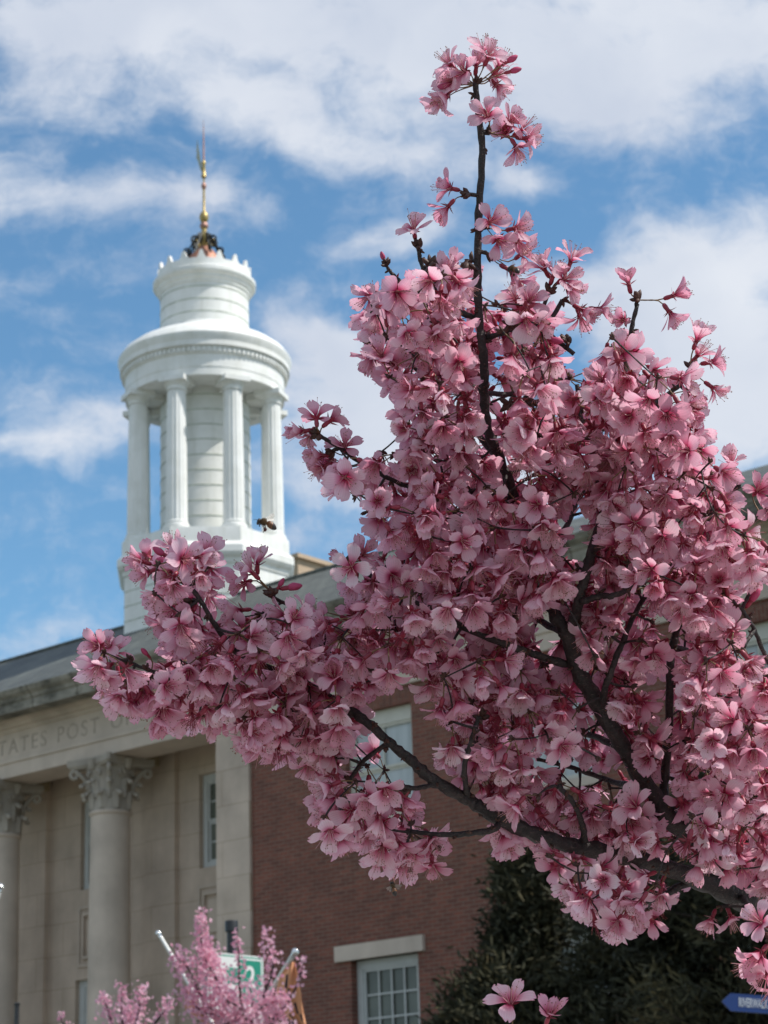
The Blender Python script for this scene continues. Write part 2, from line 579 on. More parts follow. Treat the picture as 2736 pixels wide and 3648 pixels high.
def mat_petal(name='cherry_petal', k=1.0):
    m = bpy.data.materials.new(name); m.use_nodes = True
    t = m.node_tree; t.nodes.clear()
    out = N(t, 'ShaderNodeOutputMaterial')
    tt = attr(t, 't'); rn = attr(t, 'rnd'); ss = attr(t, 's')
    c = ramp(t, tt, [(0.0, (0.30, 0.015, 0.055)), (0.19, (0.44, 0.05, 0.13)), (0.36, (0.70, 0.26, 0.37)), (0.55, (0.84, 0.54, 0.63)), (0.85, (0.87, 0.64, 0.71)), (1.0, (0.83, 0.46, 0.57))])
    # veins
    vn = math_node(t, 'MULTIPLY_ADD', math_node(t, 'SINE', math_node(t, 'MULTIPLY', ss, 22.0)), 0.035, 0.975)
    c = mixrgb(t, 1.0, c, vn, 'MULTIPLY')
    pale = ramp(t, rn, [(0.0, (0.92, 0.72, 0.80)), (0.35, (0.98, 0.93, 0.97)), (0.7, (1.04, 1.06, 1.06)), (1.0, (1.10, 1.30, 1.24))])
    c = mixrgb(t, 1.0, c, pale, 'MULTIPLY')
    d = N(t, 'ShaderNodeBsdfPrincipled')
    t.links.new(c, d.inputs['Base Color']); d.inputs['Roughness'].default_value = 0.55
    d.inputs['Specular IOR Level'].default_value = 0.3
    tr = N(t, 'ShaderNodeBsdfTranslucent')
    ct = mixrgb(t, 1.0, c, (0.98, 0.80, 0.86), 'MULTIPLY')
    t.links.new(ct, tr.inputs['Color'])
    mx = N(t, 'ShaderNodeMixShader'); mx.inputs[0].default_value = 0.54
    t.links.new(d.outputs[0], mx.inputs[1]); t.links.new(tr.outputs[0], mx.inputs[2])
    t.links.new(mx.outputs[0], out.inputs['Surface'])
    return m


PETAL = mat_petal()
FILAMENT = mat_simple('stamen_filament', (0.62, 0.30, 0.33), 0.5, var=0.2, scale=60)
ANTHER = mat_simple('stamen_anther', (0.22, 0.10, 0.045), 0.6, var=0.3, scale=300)
CALYX = mat_simple('calyx_red', (0.27, 0.025, 0.05), 0.45, var=0.3, scale=120)
STALK = mat_simple('flower_stalk', (0.17, 0.10, 0.04), 0.5, var=0.4, scale=60)
BUDSCALE = mat_simple('bud_scale', (0.060, 0.022, 0.014), 0.6, var=0.5, scale=200)
BUDPINK = mat_simple('closed_bud_pink', (0.42, 0.05, 0.13), 0.65, var=0.2, scale=60)

# ------------------------------------------------------------------ ground
CAM_U = None
P0 = np.array([-2.47610117, 36.91705464, 0.0])
BANG = radians(-40.5)


def structure(name, mb, mat):
    o = mb.build(name, mat, smooth=0)
    o['kind'] = 'structure'
    return o


g = MB(); g.box(-600, 600, -300, 900, -0.5, -0.012)
structure('ground', g, mat_simple('lawn_soil', (0.09, 0.10, 0.045), 0.95, var=0.3, scale=0.6))
bu = np.array([cos(BANG), sin(BANG), 0]); bv = np.array([-sin(BANG), cos(BANG), 0])


def strip(mb, v0, v1, z):
    a, b_ = P0 + bu * -120 + bv * v0, P0 + bu * 120 + bv * v0
    c, d = P0 + bu * 120 + bv * v1, P0 + bu * -120 + bv * v1
    mb.add([(p[0], p[1], z) for p in (a, b_, c, d)], [(0, 1, 2, 3)])


s_ = MB(); strip(s_, -21, -12, -0.004)
structure('road', s_, mat_simple('asphalt', (0.05, 0.05, 0.052), 0.9, var=0.2, scale=3))
for (va_, vb_, nm) in ((-12, -6.5, 'pavement'), (-29, -21, 'pavement')):
    s_ = MB()
    a, b_ = P0 + bu * -120 + bv * va_, P0 + bu * 120 + bv * va_
    c, d = P0 + bu * 120 + bv * vb_, P0 + bu * -120 + bv * vb_
    pts = (a, b_, c, d)
    s_.add([(p[0], p[1], 0.0) for p in pts] + [(p[0], p[1], 0.13) for p in pts], [(4, 5, 6, 7), (0, 1, 5, 4), (1, 2, 6, 5), (2, 3, 7, 6), (3, 0, 4, 7)])
    structure(nm, s_, mat_simple('concrete_paving', (0.33, 0.32, 0.29), 0.9, var=0.12, scale=2))

# ------------------------------------------------------------------ post office
PO = empty('post_office', tuple(P0), BANG)
tagit(PO, 'brick and limestone post office with columned portico and white round cupola behind the blossoming branches', 'building')


def part(mb, name, mat, parent=PO, dz=0.0, **kw):
    if dz: mb.v = [(a_, b_, c_ + dz) for a_, b_, c_ in mb.v]
    return mb.build(name, mat, parent, **kw)


U0, U1, VB = -27.0, 17.0, 20.0
ZA, ZF, ZB, ZC = 10.08, 10.43, 10.95, 11.5   # architrave, frieze, bed mould, cornice top

# openings in the right brick wing: (u0,u1,z0,z1)
lowers = [(2.19 + 3.6 * k, 3.60 + 3.6 * k, 3.1, 5.76) for k in range(4)]
uppers = [(2.19 + 3.6 * k, 3.64 + 3.6 * k, 8.00, 9.78) for k in range(4)]
wlow = [(-13.9 - 3.6 * k, -12.5 - 3.6 * k, 3.1, 5.76) for k in range(4)]
wupp = [(-13.9 - 3.6 * k, -12.45 - 3.6 * k, 8.00, 9.78) for k in range(4)]


def wall_with_holes(mb, u0, u1, z0, z1, v0, v1, holes):
    us = sorted({u0, u1, *[h[0] for h in holes], *[h[1] for h in holes]})
    zs = sorted({z0, z1, *[h[2] for h in holes], *[h[3] for h in holes]})
    def solid(i, j):
        cu, cz = (us[i] + us[i + 1]) / 2, (zs[j] + zs[j + 1]) / 2
        return 0 <= i < len(us) - 1 and 0 <= j < len(zs) - 1 and not any(h[0] < cu < h[1] and h[2] < cz < h[3] for h in holes)
    for i in range(len(us) - 1):
        for j in range(len(zs) - 1):
            a, b_, c, d = us[i], us[i + 1], zs[j], zs[j + 1]
            if solid(i, j):
                mb.add([(a, v0, c), (b_, v0, c), (b_, v0, d), (a, v0, d)], [(0, 1, 2, 3)])
                mb.add([(a, v1, c), (b_, v1, c), (b_, v1, d), (a, v1, d)], [(3, 2, 1, 0)])
    for h in holes:
        a, b_, c, d = h
        mb.add([(a, v0, c), (a, v1, c), (a, v1, d), (a, v0, d)], [(0, 1, 2, 3)])
        mb.add([(b_, v0, c), (b_, v1, c), (b_, v1, d), (b_, v0, d)], [(3, 2, 1, 0)])
        mb.add([(a, v0, c), (b_, v0, c), (b_, v1, c), (a, v1, c)], [(3, 2, 1, 0)])
        mb.add([(a, v0, d), (b_, v0, d), (b_, v1, d), (a, v1, d)], [(0, 1, 2, 3)])


w = MB()
wall_with_holes(w, 0.0, U1, 0.9, ZA, 0.06, 0.46, lowers + uppers)
part(w, 'brick_wall', BRICK, smooth=0)
w = MB()
wall_with_holes(w, U0, -11.10, 0.9, ZA, 0.06, 0.46, wlow + wupp)
part(w, 'brick_wall', BRICK, smooth=0)
w = MB(); w.box(U1 - 0.4, U1, 0.465, VB, 0.9, ZA); part(w, 'side_wall', BRICK, smooth=0)
w = MB(); w.box(U0, U0 + 0.4, 0.465, VB, 0.9, ZA); part(w, 'side_wall', BRICK, smooth=0)
w = MB(); w.box(U0, U1, VB, VB + 0.4, 0.9, 11.4); part(w, 'rear_wall', BRICK, smooth=0)
w = MB(); w.box(U0 - 0.1, U1 + 0.1, -0.1, VB + 0.5, 0, 0.9); part(w, 'stone_plinth', STONE, smooth=0)
for k in range(5):
    w = MB(); w.box(-10.6, -0.5, -0.1 - 0.34 * (k + 1), -0.102 - 0.34 * k, 0, 0.9 - 0.15 * (k + 1)); part(w, 'step', STONE, smooth=0)
w = MB(); w.box(U0 + 0.4, U1 - 0.4, 1.86, 1.95, 0.91, 1.0); w.box(-10.3, -0.8, -0.1, 1.5, 0.905, 0.93); part(w, 'portico_floor', STONE, smooth=0)

# antae of the portico
for (a, b_) in ((-0.80, 0.0), (-11.10, -10.30)):
    w = MB(); w.box(a, b_, 0.0, 1.6, 0.9, ZA - 0.42); w.box(a - 0.0, b_ + 0.0, 0.004, 1.6, ZA - 0.42, ZA)
    part(w, 'corner_pilaster', STONE, smooth=0)
# recessed portico wall with windows
PW_ = [(-9.25, -8.30), (-6.03, -5.08), (-2.75, -1.80)]
ph = [(a, b_, 8.02, 9.76) for a, b_ in PW_] + [(a - 0.1, b_ + 0.1, 3.2, 6.32) for a, b_ in PW_]
w = MB(); wall_with_holes(w, -10.30, -0.8, 0.9, 10.6, 1.5, 1.85, ph)
part(w, 'portico_wall', STONE, smooth=0)
for uc in (-7.33, -3.69):
    w = MB(); w.box(uc - 0.40, uc + 0.40, 1.38, 1.498, 0.9, ZA + 0.25)
    part(w, 'wall_pilaster', STONE, smooth=0)
for (a, b_) in PW_:
    w = MB()
    for (i, dv) in ((0.0, 0.045), (0.14, 0.09)):
        x0, x1, z0, z1 = a - 0.02 + i, b_ + 0.02 - i, 6.55 + i, 7.70 - i
        wd = 0.055
        for bx in ((x0, x1, z1 - wd, z1), (x0, x1, z0, z0 + wd), (x0, x0 + wd, z0 + wd, z1 - wd), (x1 - wd, x1, z0 + wd, z1 - wd)):
            w.box(bx[0], bx[1], 1.5 - dv * 0.7, 1.499, bx[2], bx[3])
    w.box(a + 0.27, b_ - 0.27, 1.46, 1.4985, 6.82, 7.43)
    part(w, 'spandrel_panel', STONE_PLAIN, smooth=0)
w = MB(); w.box(-10.3, -0.8, 0.82, 1.498, 10.42, 10.5)
part(w, 'portico_ceiling', STONE_DARK, smooth=0)
for uc in (-7.12, -3.98):
    w = MB(); w.box(uc - 0.3, uc + 0.3, 0.82, 1.378, 10.05, 10.418)
    part(w, 'ceiling_beam', STONE_DARK, smooth=0)

# entablature and cornice
w = MB()
w.box(U0, U1, 0.0, 0.80, ZA, ZF - 0.075)
w.box(U0, U1, -0.035, 0.80, ZF - 0.075, ZF)
part(w, 'architrave', [STONE_FRIEZE], smooth=0)
w = MB(); w.box(U0, U1, 0.005, 0.80, ZF, ZB)
FR = part(w, 'frieze', STONE_FRIEZE, smooth=0)
w = MB()
w.prism([(0.8, ZB), (-0.03, ZB), (-0.05, ZB + 0.06), (-0.12, ZB + 0.07), (-0.14, ZB + 0.13), (-0.24, ZB + 0.16), (-0.24, ZB + 0.20), (0.8, ZB + 0.20)], U0, U1)
part(w, 'bed_moulding', STONE_PLAIN, smooth=0, fix=True)
w = MB()
w.prism([(0.8, ZB + 0.2), (-0.58, ZB + 0.2), (-0.60, ZB + 0.17), (-0.63, ZB + 0.17), (-0.63, ZB + 0.34), (-0.66, ZB + 0.36), (-0.68, ZB + 0.42), (-0.76, ZB + 0.48), (-0.80, ZB + 0.55), (-0.80, ZC + 0.02), (0.8, ZC + 0.10)], U0 - 0.6, U1 + 0.6)
part(w, 'cornice', STONE_OLD, smooth=0, fix=True)
# inscription: raised letters, darker stone colour stands in for the shade of carving
LETTER = mat_simple('letter_stone_painted_shade', (0.40, 0.335, 0.275), 0.9, var=0.2)
words = []
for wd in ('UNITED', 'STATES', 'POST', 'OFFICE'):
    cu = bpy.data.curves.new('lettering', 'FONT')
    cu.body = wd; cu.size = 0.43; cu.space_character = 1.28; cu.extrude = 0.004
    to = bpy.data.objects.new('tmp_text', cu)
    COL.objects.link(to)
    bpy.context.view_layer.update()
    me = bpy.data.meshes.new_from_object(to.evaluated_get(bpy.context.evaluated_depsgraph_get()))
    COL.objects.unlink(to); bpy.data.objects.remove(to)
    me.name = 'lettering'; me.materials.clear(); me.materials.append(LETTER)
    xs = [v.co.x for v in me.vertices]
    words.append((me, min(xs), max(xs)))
GAP = 0.33
tot_w = sum(b_ - a for _, a, b_ in words) + 3 * GAP
ksc = 7.2 / tot_w
xc = -5.50 - 3.6
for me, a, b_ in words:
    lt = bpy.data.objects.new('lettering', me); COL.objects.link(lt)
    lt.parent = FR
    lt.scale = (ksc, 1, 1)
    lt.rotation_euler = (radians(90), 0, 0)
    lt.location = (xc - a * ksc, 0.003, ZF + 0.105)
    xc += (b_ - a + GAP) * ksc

# slate roof: front slope and flat deck, higher over the middle block
def roof(u0, u1, vr, zr, name='roof', mat=SLATE):
    mb = MB()
    ve, ze = -0.66, ZC + 0.07
    v = [(u0, ve, ze), (u1, ve, ze), (u1, vr, zr), (u0, vr, zr), (u1, VB + 0.9 - vr, zr), (u0, VB + 0.9 - vr, zr), (u1, VB + 0.5, ZC), (u0, VB + 0.5, ZC)]
    mb.add(v, [(0, 1, 2, 3), (3, 2, 4, 5), (5, 4, 6, 7), (1, 6, 4, 2), (0, 3, 5, 7)])
    return part(mb, name, mat, smooth=0)


roof(U0 - 0.5, 4.0, 3.4, 13.78)
roof(4.003, U1 + 0.5, 3.4, 13.40)
w = MB(); w.tube([(U0 - 0.5, 3.4, 13.80), (4.0, 3.4, 13.80)], 0.05, 8); part(w, 'ridge_cap', SLATE)
w = MB(); w.box(-9.6, -7.3, 9.2, 10.4, 13.5, 16.62); w.box(-9.7, -7.2, 9.1, 10.5, 16.62, 16.72)
part(w, 'chimney', TAN, smooth=0)


# windows
def window(u0, u1, z0, z1, v, nx, nz, frame=0.09, glass=GLASS, fm=GRAY_TRIM, head=0.09, label=None):
    mb = MB()
    mb.box(u0, u0 + frame, v, v + 0.1, z0, z1); mb.box(u1 - frame, u1, v, v + 0.1, z0, z1)
    mb.box(u0 + frame, u1 - frame, v, v + 0.1, z1 - head, z1); mb.box(u0 + frame, u1 - frame, v, v + 0.1, z0, z0 + frame)
    wo = part(mb, 'window', fm, smooth=0)
    a, b_, c, d = u0 + frame, u1 - frame, z0 + frame, z1 - head
    zm = (c + d) / 2
    mb = MB()
    for (e, f_, vo) in ((zm, d, 0.02), (c, zm, 0.045)):
        sw = 0.045
        mb.box(a, a + sw, v + vo, v + vo + 0.035, e, f_); mb.box(b_ - sw, b_, v + vo, v + vo + 0.035, e, f_)
        mb.box(a + sw, b_ - sw, v + vo, v + vo + 0.035, e, e + sw); mb.box(a + sw, b_ - sw, v + vo, v + vo + 0.035, f_ - sw, f_)
        for i in range(1, nx):
            x = a + sw + (b_ - a - 2 * sw) * i / nx
            mb.box(x - 0.014, x + 0.014, v + vo + 0.006, v + vo + 0.028, e + sw, f_ - sw)
        for j in range(1, nz):
            z = e + sw + (f_ - e - 2 * sw) * j / nz
            for i in range(nx):
                xa = a + sw + (b_ - a - 2 * sw) * i / nx + 0.014; xb = a + sw + (b_ - a - 2 * sw) * (i + 1) / nx - 0.014
                mb.box(xa, xb, v + vo + 0.006, v + vo + 0.028, z - 0.014, z + 0.014)
    part(mb, 'sash', fm, parent=wo, smooth=0)
    mb = MB(); mb.box(a + 0.01, b_ - 0.01, v + 0.064, v + 0.075, c, d)
    part(mb, 'pane', glass, parent=wo, smooth=0)
    if label: wo['label'] = label
    return wo


for h in lowers + wlow:
    wo = window(h[0] + 0.002, h[1] - 0.002, h[2], h[3] - 0.002, 0.20, 4, 3, frame=0.12, head=0.14)
    mb = MB(); mb.box(h[0] - 0.30, h[1] + 0.16, -0.01, 0.20, h[3], h[3] + 0.245)
    part(mb, 'lintel', STONE_FRIEZE, parent=wo, smooth=0)
    mb = MB(); mb.box(h[0] - 0.1, h[1] + 0.1, -0.04, 0.20, h[2] - 0.14, h[2] - 0.001)
    part(mb, 'sill', STONE_FRIEZE, parent=wo, smooth=0)
for h in uppers + wupp:
    wo = window(h[0] + 0.002, h[1] - 0.002, h[2], h[3] - 0.002, 0.17, 2, 1, frame=0.07, glass=BLIND, fm=CREAM, head=0.24)
    mb = MB(); mb.box(h[0] - 0.1, h[1] + 0.1, -0.04, 0.17, h[2] - 0.14, h[2] - 0.001)
    part(mb, 'sill', STONE_FRIEZE, parent=wo, smooth=0)
    mb = MB(); mb.box(h[0] - 0.02, h[1] + 0.02, 0.052, 0.059, h[3] + 0.001, h[3] + 0.225)
    part(mb, 'soldier_course', BRICK_V, parent=wo, smooth=0)
for (a, b_, z0, z1) in ph:
    window(a + 0.002, b_ - 0.002, z0 + 0.002, z1 - 0.002, 1.60, 2, 2, frame=0.15 if z0 < 5 else 0.11, head=0.14)


# portico columns with leafy capitals
def column_big(uc, vc=0.42):
    R0, R1 = 0.405, 0.362
    root = MB()
    prof = []
    for i in range(15):
        t = i / 14
        prof.append((R0 - (R0 - R1) * (t ** 1.8), 1.35 + (9.02 - 1.35) * t))
    prof += [(R1 + 0.012, 9.03), (R1 + 0.035, 9.05), (R1 + 0.035, 9.09), (R1 + 0.005, 9.11)]
    root.lathe([(R0 + 0.14, 1.08), (R0 + 0.16, 1.14), (R0 + 0.14, 1.20), (R0 + 0.05, 1.22), (R0 + 0.04, 1.27), (R0 + 0.09, 1.30), (R0 + 0.08, 1.33)] + prof, 56, (uc, vc))
    root.box(uc - 0.58, uc + 0.58, vc - 0.5, vc + 0.5, 0.93, 1.08)
    co = part(root, 'portico_column', STONE_PLAIN)
    cp = MB()
    z0, z1 = 9.11, 10.0
    cp.lathe([(R1, z0), (R1 - 0.004, z0 + 0.3), (R1 + 0.01, z0 + 0.55), (R1 + 0.05, z0 + 0.7), (R1 + 0.10, z1 - 0.09)], 40, (uc, vc), capt=True)
    # abacus: concave sided slab with clipped corners
    A = 0.60
    ring = []
    for q in range(4):
        for i in range(9):
            s = -1 + 2 * i / 8
            lx = A * 0.93 * s
            ly = -(A * 0.98 - 0.13 * (1 - s * s))
            a = q * pi / 2
            ring.append((lx * cos(a) - ly * sin(a), lx * sin(a) + ly * cos(a)))
    n = len(ring)
    lev = [(0.93, z1 - 0.09), (0.97, z1 - 0.05), (1.0, z1 - 0.045), (1.0, z1 + 0.075)]
    vs = [(uc + x * s, vc + y * s, z) for s, z in lev for x, y in ring]
    fs = [(j * n + i, j * n + (i + 1) % n, (j + 1) * n + (i + 1) % n, (j + 1) * n + i) for j in range(len(lev) - 1) for i in range(n)]
    fs += [tuple(range(n))[::-1], tuple(3 * n + i for i in range(n))]
    cp.add(vs, fs)
    # acanthus leaves, two tiers
    def leaf(ang, zb, h, wd, r, curl, thick=0.02):
        rows = 9
        vs, fs = [], []
        for i in range(rows):
            t = i / (rows - 1)
            if t < 0.72:
                rr = r + 0.02 + 0.06 * t * t; z = zb + h * t / 0.72 * 0.92
            else:
                q = (t - 0.72) / 0.28
                rr = r + 0.051 + curl * (1 - cos(q * pi)) / 2 + 0.0; z = zb + h * (0.92 + 0.08 * sin(q * pi) - 0.16 * q * q)
            wv = wd * (0.75 + 0.35 * sin(pi * min(1, t / 0.8)) + 0.10 * (1 if i % 2 else -1)) * (1 if t < 0.75 else 1.0 - 1.5 * (t - 0.75))
            for j, s in enumerate((-1, -0.5, 0, 0.5, 1)):
                a = ang + s * wv / (r + 0.05)
                rj = rr + (0.028 if j == 2 else (0.0 if abs(s) == 0.5 else -0.016))
                vs.append((uc + rj * cos(a), vc + rj * sin(a), z))
        for i in range(rows - 1):
            for j in range(4):
                fs.append((i * 5 + j, i * 5 + j + 1, i * 5 + 5 + j + 1, i * 5 + 5 + j))
        cp.add(vs, fs)
        # lobed tip
        cp.lathe([(0.001, z - 0.05), (0.05, z - 0.03), (0.055, z + 0.02), (0.001, z + 0.05)], 8, (uc + (r + 0.07 + curl) * cos(ang), vc + (r + 0.07 + curl) * sin(ang)))
    for k in range(8):
        leaf(k * pi / 4 + pi / 8, z0 + 0.02, 0.34, 0.105, R1, 0.09)
    for k in range(8):
        leaf(k * pi / 4, z0 + 0.22, 0.36, 0.085, R1, 0.10)
    # corner volutes and their stalks
    for k in range(4):
        a = pi / 4 + k * pi / 2
        pts = []
        for i in range(7):
            t = i / 6
            rr = R1 + 0.05 + 0.25 * t ** 1.5
            pts.append((uc + rr * cos(a), vc + rr * sin(a), z0 + 0.42 + 0.36 * t ** 0.7))
        for i in range(13):
            th = pi * 0.5 - i * 0.48
            q = 0.095 * (1 - i / 15)
            rr = R1 + 0.30 + q * cos(th)
            pts.append((uc + rr * cos(a), vc + rr * sin(a), z0 + 0.69 + q * sin(th)))
        cp.tube(pts, [0.045] * 7 + [0.040 - 0.001 * i for i in range(13)], 7)
        for sgn in (-1, 1):
            b = a - sgn * pi / 4 * 0.62
            pts = []
            for i in range(10):
                th = pi - i * 0.55
                q = 0.065 * (1 - i / 13)
                pts.append((uc + (R1 + 0.10) * cos(b + sgn * q * cos(th) / 0.45), vc + (R1 + 0.10) * sin(b + sgn * q * cos(th) / 0.45), z0 + 0.66 + q * sin(th)))
            cp.tube(pts, 0.024, 6)
    for k in range(4):
        a = k * pi / 2
        rr = A * 0.98 - 0.12
        cp.lathe([(0.001, z1 - 0.16), (0.05, z1 - 0.14), (0.085, z1 - 0.02), (0.095, z1 + 0.04), (0.001, z1 + 0.06)], 10, (uc + rr * cos(a), vc + rr * sin(a)))
    part(cp, 'capital', mat_cap, parent=co, smooth=50)
    return co


mat_cap = mat_stone('capital_limestone', joints=None, col=(0.43, 0.38, 0.32), stain=0.4)
for uc in (-3.98, -7.12):
    column_big(uc)

# ---------------------------------------------------------------- cupola
CU, CV = -5.17, 4.1
C_ = (CU, CV)
A8 = pi / 8
sc8 = 1 / cos(pi / 8)
RO = 0.00587   # metres per source pixel at the cupola


def octa(mb, prof, **kw):
    mb.lathe(prof, 8, C_, a0=A8, **kw)


w = MB()
octa(w, [(1.80, 12.3), (1.80, 14.45), (1.83, 14.46), (1.85, 14.55), (1.92, 14.60), (1.96, 14.66), (1.96, 14.80), (1.89, 14.88), (1.86, 14.90), (1.86, 15.10), (1.85, 15.21)], capb=True, capt=True)
CUP = part(w, 'cupola', WHITE, smooth=20)
w = MB()
for zz in np.arange(12.55, 14.4, 0.315):
    octa(w, [(1.802, zz), (1.808, zz + 0.004), (1.808, zz + 0.022), (1.802, zz + 0.026)])
part(w, 'siding_seam', SEAM, parent=CUP, smooth=0)
# inner drum
w = MB(); w.lathe([(0.95, 15.2), (0.95, 18.9)], 64, C_)
part(w, 'inner_drum', WHITE, parent=CUP)
w = MB()
for zz in np.arange(15.35, 18.6, 0.335):
    w.lathe([(0.951, zz), (0.960, zz + 0.004), (0.960, zz + 0.026), (0.951, zz + 0.03)], 64, C_)
part(w, 'siding_seam', SEAM, parent=CUP)


# fluted columns of the cupola
def cup_col(a):
    c = (CU + 1.515 * cos(a), CV + 1.515 * sin(a))
    mb = MB()
    nf = 16; seg = nf * 4
    rows = []
    zb, zt = 15.40, 18.24
    for i in range(9):
        t = i / 8
        rows.append((0.222 - 0.030 * t ** 1.6, zb + (zt - zb) * t))
    vs, fs = [], []
    for (r, z) in rows:
        for k in range(seg):
            th = 2 * pi * k / seg
            ph_ = (k % 4) / 4
            rr = r * (1 - 0.055 * sin(pi * ph_))
            vs.append((c[0] + rr * cos(th), c[1] + rr * sin(th), z))
    for j in range(len(rows) - 1):
        for k in range(seg):
            k2 = (k + 1) % seg
            fs.append((j * seg + k, j * seg + k2, (j + 1) * seg + k2, (j + 1) * seg + k))
    mb.add(vs, fs)
    mb.lathe([(0.27, 15.21), (0.28, 15.26), (0.27, 15.31), (0.235, 15.33), (0.245, 15.37), (0.222, 15.40)], 24, c)
    mb.lathe([(0.192, 18.24), (0.215, 18.25), (0.215, 18.28), (0.195, 18.30), (0.20, 18.33), (0.25, 18.39), (0.255, 18.41)], 24, c, capt=True)
    # square abacus turned to the ring
    h = 0.285
    d = [(-h, -h), (h, -h), (h, h), (-h, h)]
    q = [(c[0] + x * cos(a) - y * sin(a), c[1] + x * sin(a) + y * cos(a)) for x, y in d]
    mb.add([(x, y, z) for z in (18.41, 18.518) for x, y in q], [(0, 3, 2, 1), (4, 5, 6, 7), (0, 1, 5, 4), (1, 2, 6, 5), (2, 3, 7, 6), (3, 0, 4, 7)])
    return part(mb, 'column', WHITE, parent=CUP, smooth=20)


for k in range(8):
    cup_col(A8 + k * pi / 4)
# ring entablature: soffit, frieze, dentils, cornice, low skirt roof
w = MB()
w.lathe([(0.951, 18.66), (1.33, 18.66), (1.33, 18.62), (1.69, 18.62), (1.69, 18.80), (1.70, 18.80), (1.70, 19.08), (1.735, 19.10), (1.735, 19.12), (1.735, 19.22), (1.785, 19.235), (1.815, 19.25), (1.815, 19.36), (1.82, 19.37), (1.83, 19.42), (1.855, 19.47), (1.86, 19.53), (1.84, 19.56)], 96, C_)
part(w, 'ring_entablature', WHITE, parent=CUP, dz=-0.10, smooth=25)
w = MB()
for k in range(104):
    a = 2 * pi * k / 104; da = 2 * pi / 104 * 0.29
    v = []
    for z in (19.125, 19.215):
        for (r, aa) in ((1.736, a - da), (1.775, a - da), (1.775, a + da), (1.736, a + da)):
            v.append((CU + r * cos(aa), CV + r * sin(aa), z))
    w.add(v, [(0, 1, 2, 3), (4, 7, 6, 5), (0, 4, 5, 1), (1, 5, 6, 2), (2, 6, 7, 3)])
part(w, 'dentil_band', WHITE, parent=CUP, dz=-0.10, smooth=0)
# radial beams on the soffit
for k in range(8):
    w = MB()
    a = A8 + k * pi / 4
    v = []
    for z in (18.50, 18.655):
        for (r, s) in ((0.955, -0.09), (1.25, -0.09), (1.25, 0.09), (0.955, 0.09)):
            v.append((CU + r * cos(a) - s * sin(a), CV + r * sin(a) + s * cos(a), z))
    w.add(v, [(0, 3, 2, 1), (0, 1, 5, 4), (1, 2, 6, 5), (2, 3, 7, 6)])
    part(w, 'soffit_beam', WHITE, parent=CUP, dz=-0.10, smooth=0)
w = MB()
w.lathe([(1.845, 19.55), (1.76, 19.68), (1.58, 19.82), (1.38, 19.93), (1.18, 20.01), (1.03, 20.06), (0.98, 20.12), (0.96, 20.18)], 96, C_)
part(w, 'skirt_roof', WHITE, parent=CUP, dz=-0.10, smooth=40)
w = MB()
w.lathe([(0.96, 20.05), (0.955, 21.02), (0.985, 21.03), (0.985, 21.07), (1.03, 21.12), (1.04, 21.18), (1.085, 21.20), (1.12, 21.25), (1.12, 21.33), (1.05, 21.37), (1.0, 21.375), (1.0, 21.40)], 96, C_)
part(w, 'upper_drum', WHITE, parent=CUP, dz=-0.06, smooth=30)
w = MB()
for zz in (20.26, 20.55, 20.84):
    w.lathe([(0.957, zz), (0.966, zz + 0.004), (0.966, zz + 0.028), (0.957, zz + 0.032)], 64, C_)
part(w, 'siding_seam', SEAM, parent=CUP)
# scalloped cresting with pointed tips
w = MB()
NT = 16; seg = 12
vi, vo, top = [], [], []
zc = []
for k in range(NT * seg):
    ph_ = (k % seg) / seg
    d = min(ph_, 1 - ph_)
    h = 21.56 + (0.19 if d < 0.05 else 0.165 if d < 0.1 else 0.06 if d < 0.2 else 0.0)
    zc.append(h)
n = NT * seg
vs = []
off = 4.46 - 3 * pi / 16
for r in (1.017, 0.955):
    for row in range(2):
        for k in range(n):
            a = off + 2 * pi * k / n
            vs.append((CU + r * cos(a), CV + r * sin(a), 21.30 if row == 0 else zc[k]))
fs = []
for k in range(n):
    k2 = (k + 1) % n
    fs += [(k, k2, n + k2, n + k), (2 * n + k2, 2 * n + k, 3 * n + k, 3 * n + k2), (n + k, n + k2, 3 * n + k2, 3 * n + k)]
w.add(vs, fs)
part(w, 'cresting', WHITE, parent=CUP, dz=-0.07, smooth=30)
w = MB(); w.lathe([(0.99, 21.38), (0.58, 21.46), (0.46, 21.74), (0.35, 21.97), (0.23, 22.14), (0.11, 22.26), (0.07, 22.3)], 40, C_)
part(w, 'copper_dome', COPPER, parent=CUP, dz=-0.07)
w = MB()
w.lathe([(0.075, 22.2), (0.085, 22.3), (0.07, 22.36), (0.06, 22.70), (0.075, 22.72)], 16, C_)
w.lathe([(0.075, 22.84), (0.05, 22.86), (0.085, 22.90), (0.105, 22.98), (0.09, 23.06), (0.045, 23.12), (0.028, 23.16), (0.026, 23.66)], 20, C_)
w.lathe([(0.02, 23.84), (0.02, 23.93), (0.06, 23.97), (0.055, 24.02), (0.045, 24.04), (0.035, 24.26), (0.05, 24.29), (0.045, 24.34), (0.02, 24.38)], 14, C_)
FIN = part(w, 'finial', GILT, parent=CUP, dz=-0.07)
w = MB()
w.lathe([(0.075, 22.72), (0.095, 22.75), (0.095, 22.79), (0.075, 22.84)], 16, C_)
w.lathe([(0.026, 23.66), (0.055, 23.72), (0.06, 23.76), (0.045, 23.80), (0.02, 23.84)], 12, C_)
w.lathe([(0.022, 24.38), (0.016, 24.9), (0.004, 25.38)], 8, C_)
part(w, 'finial_shaft', ROSEGILT, parent=CUP, dz=-0.07)
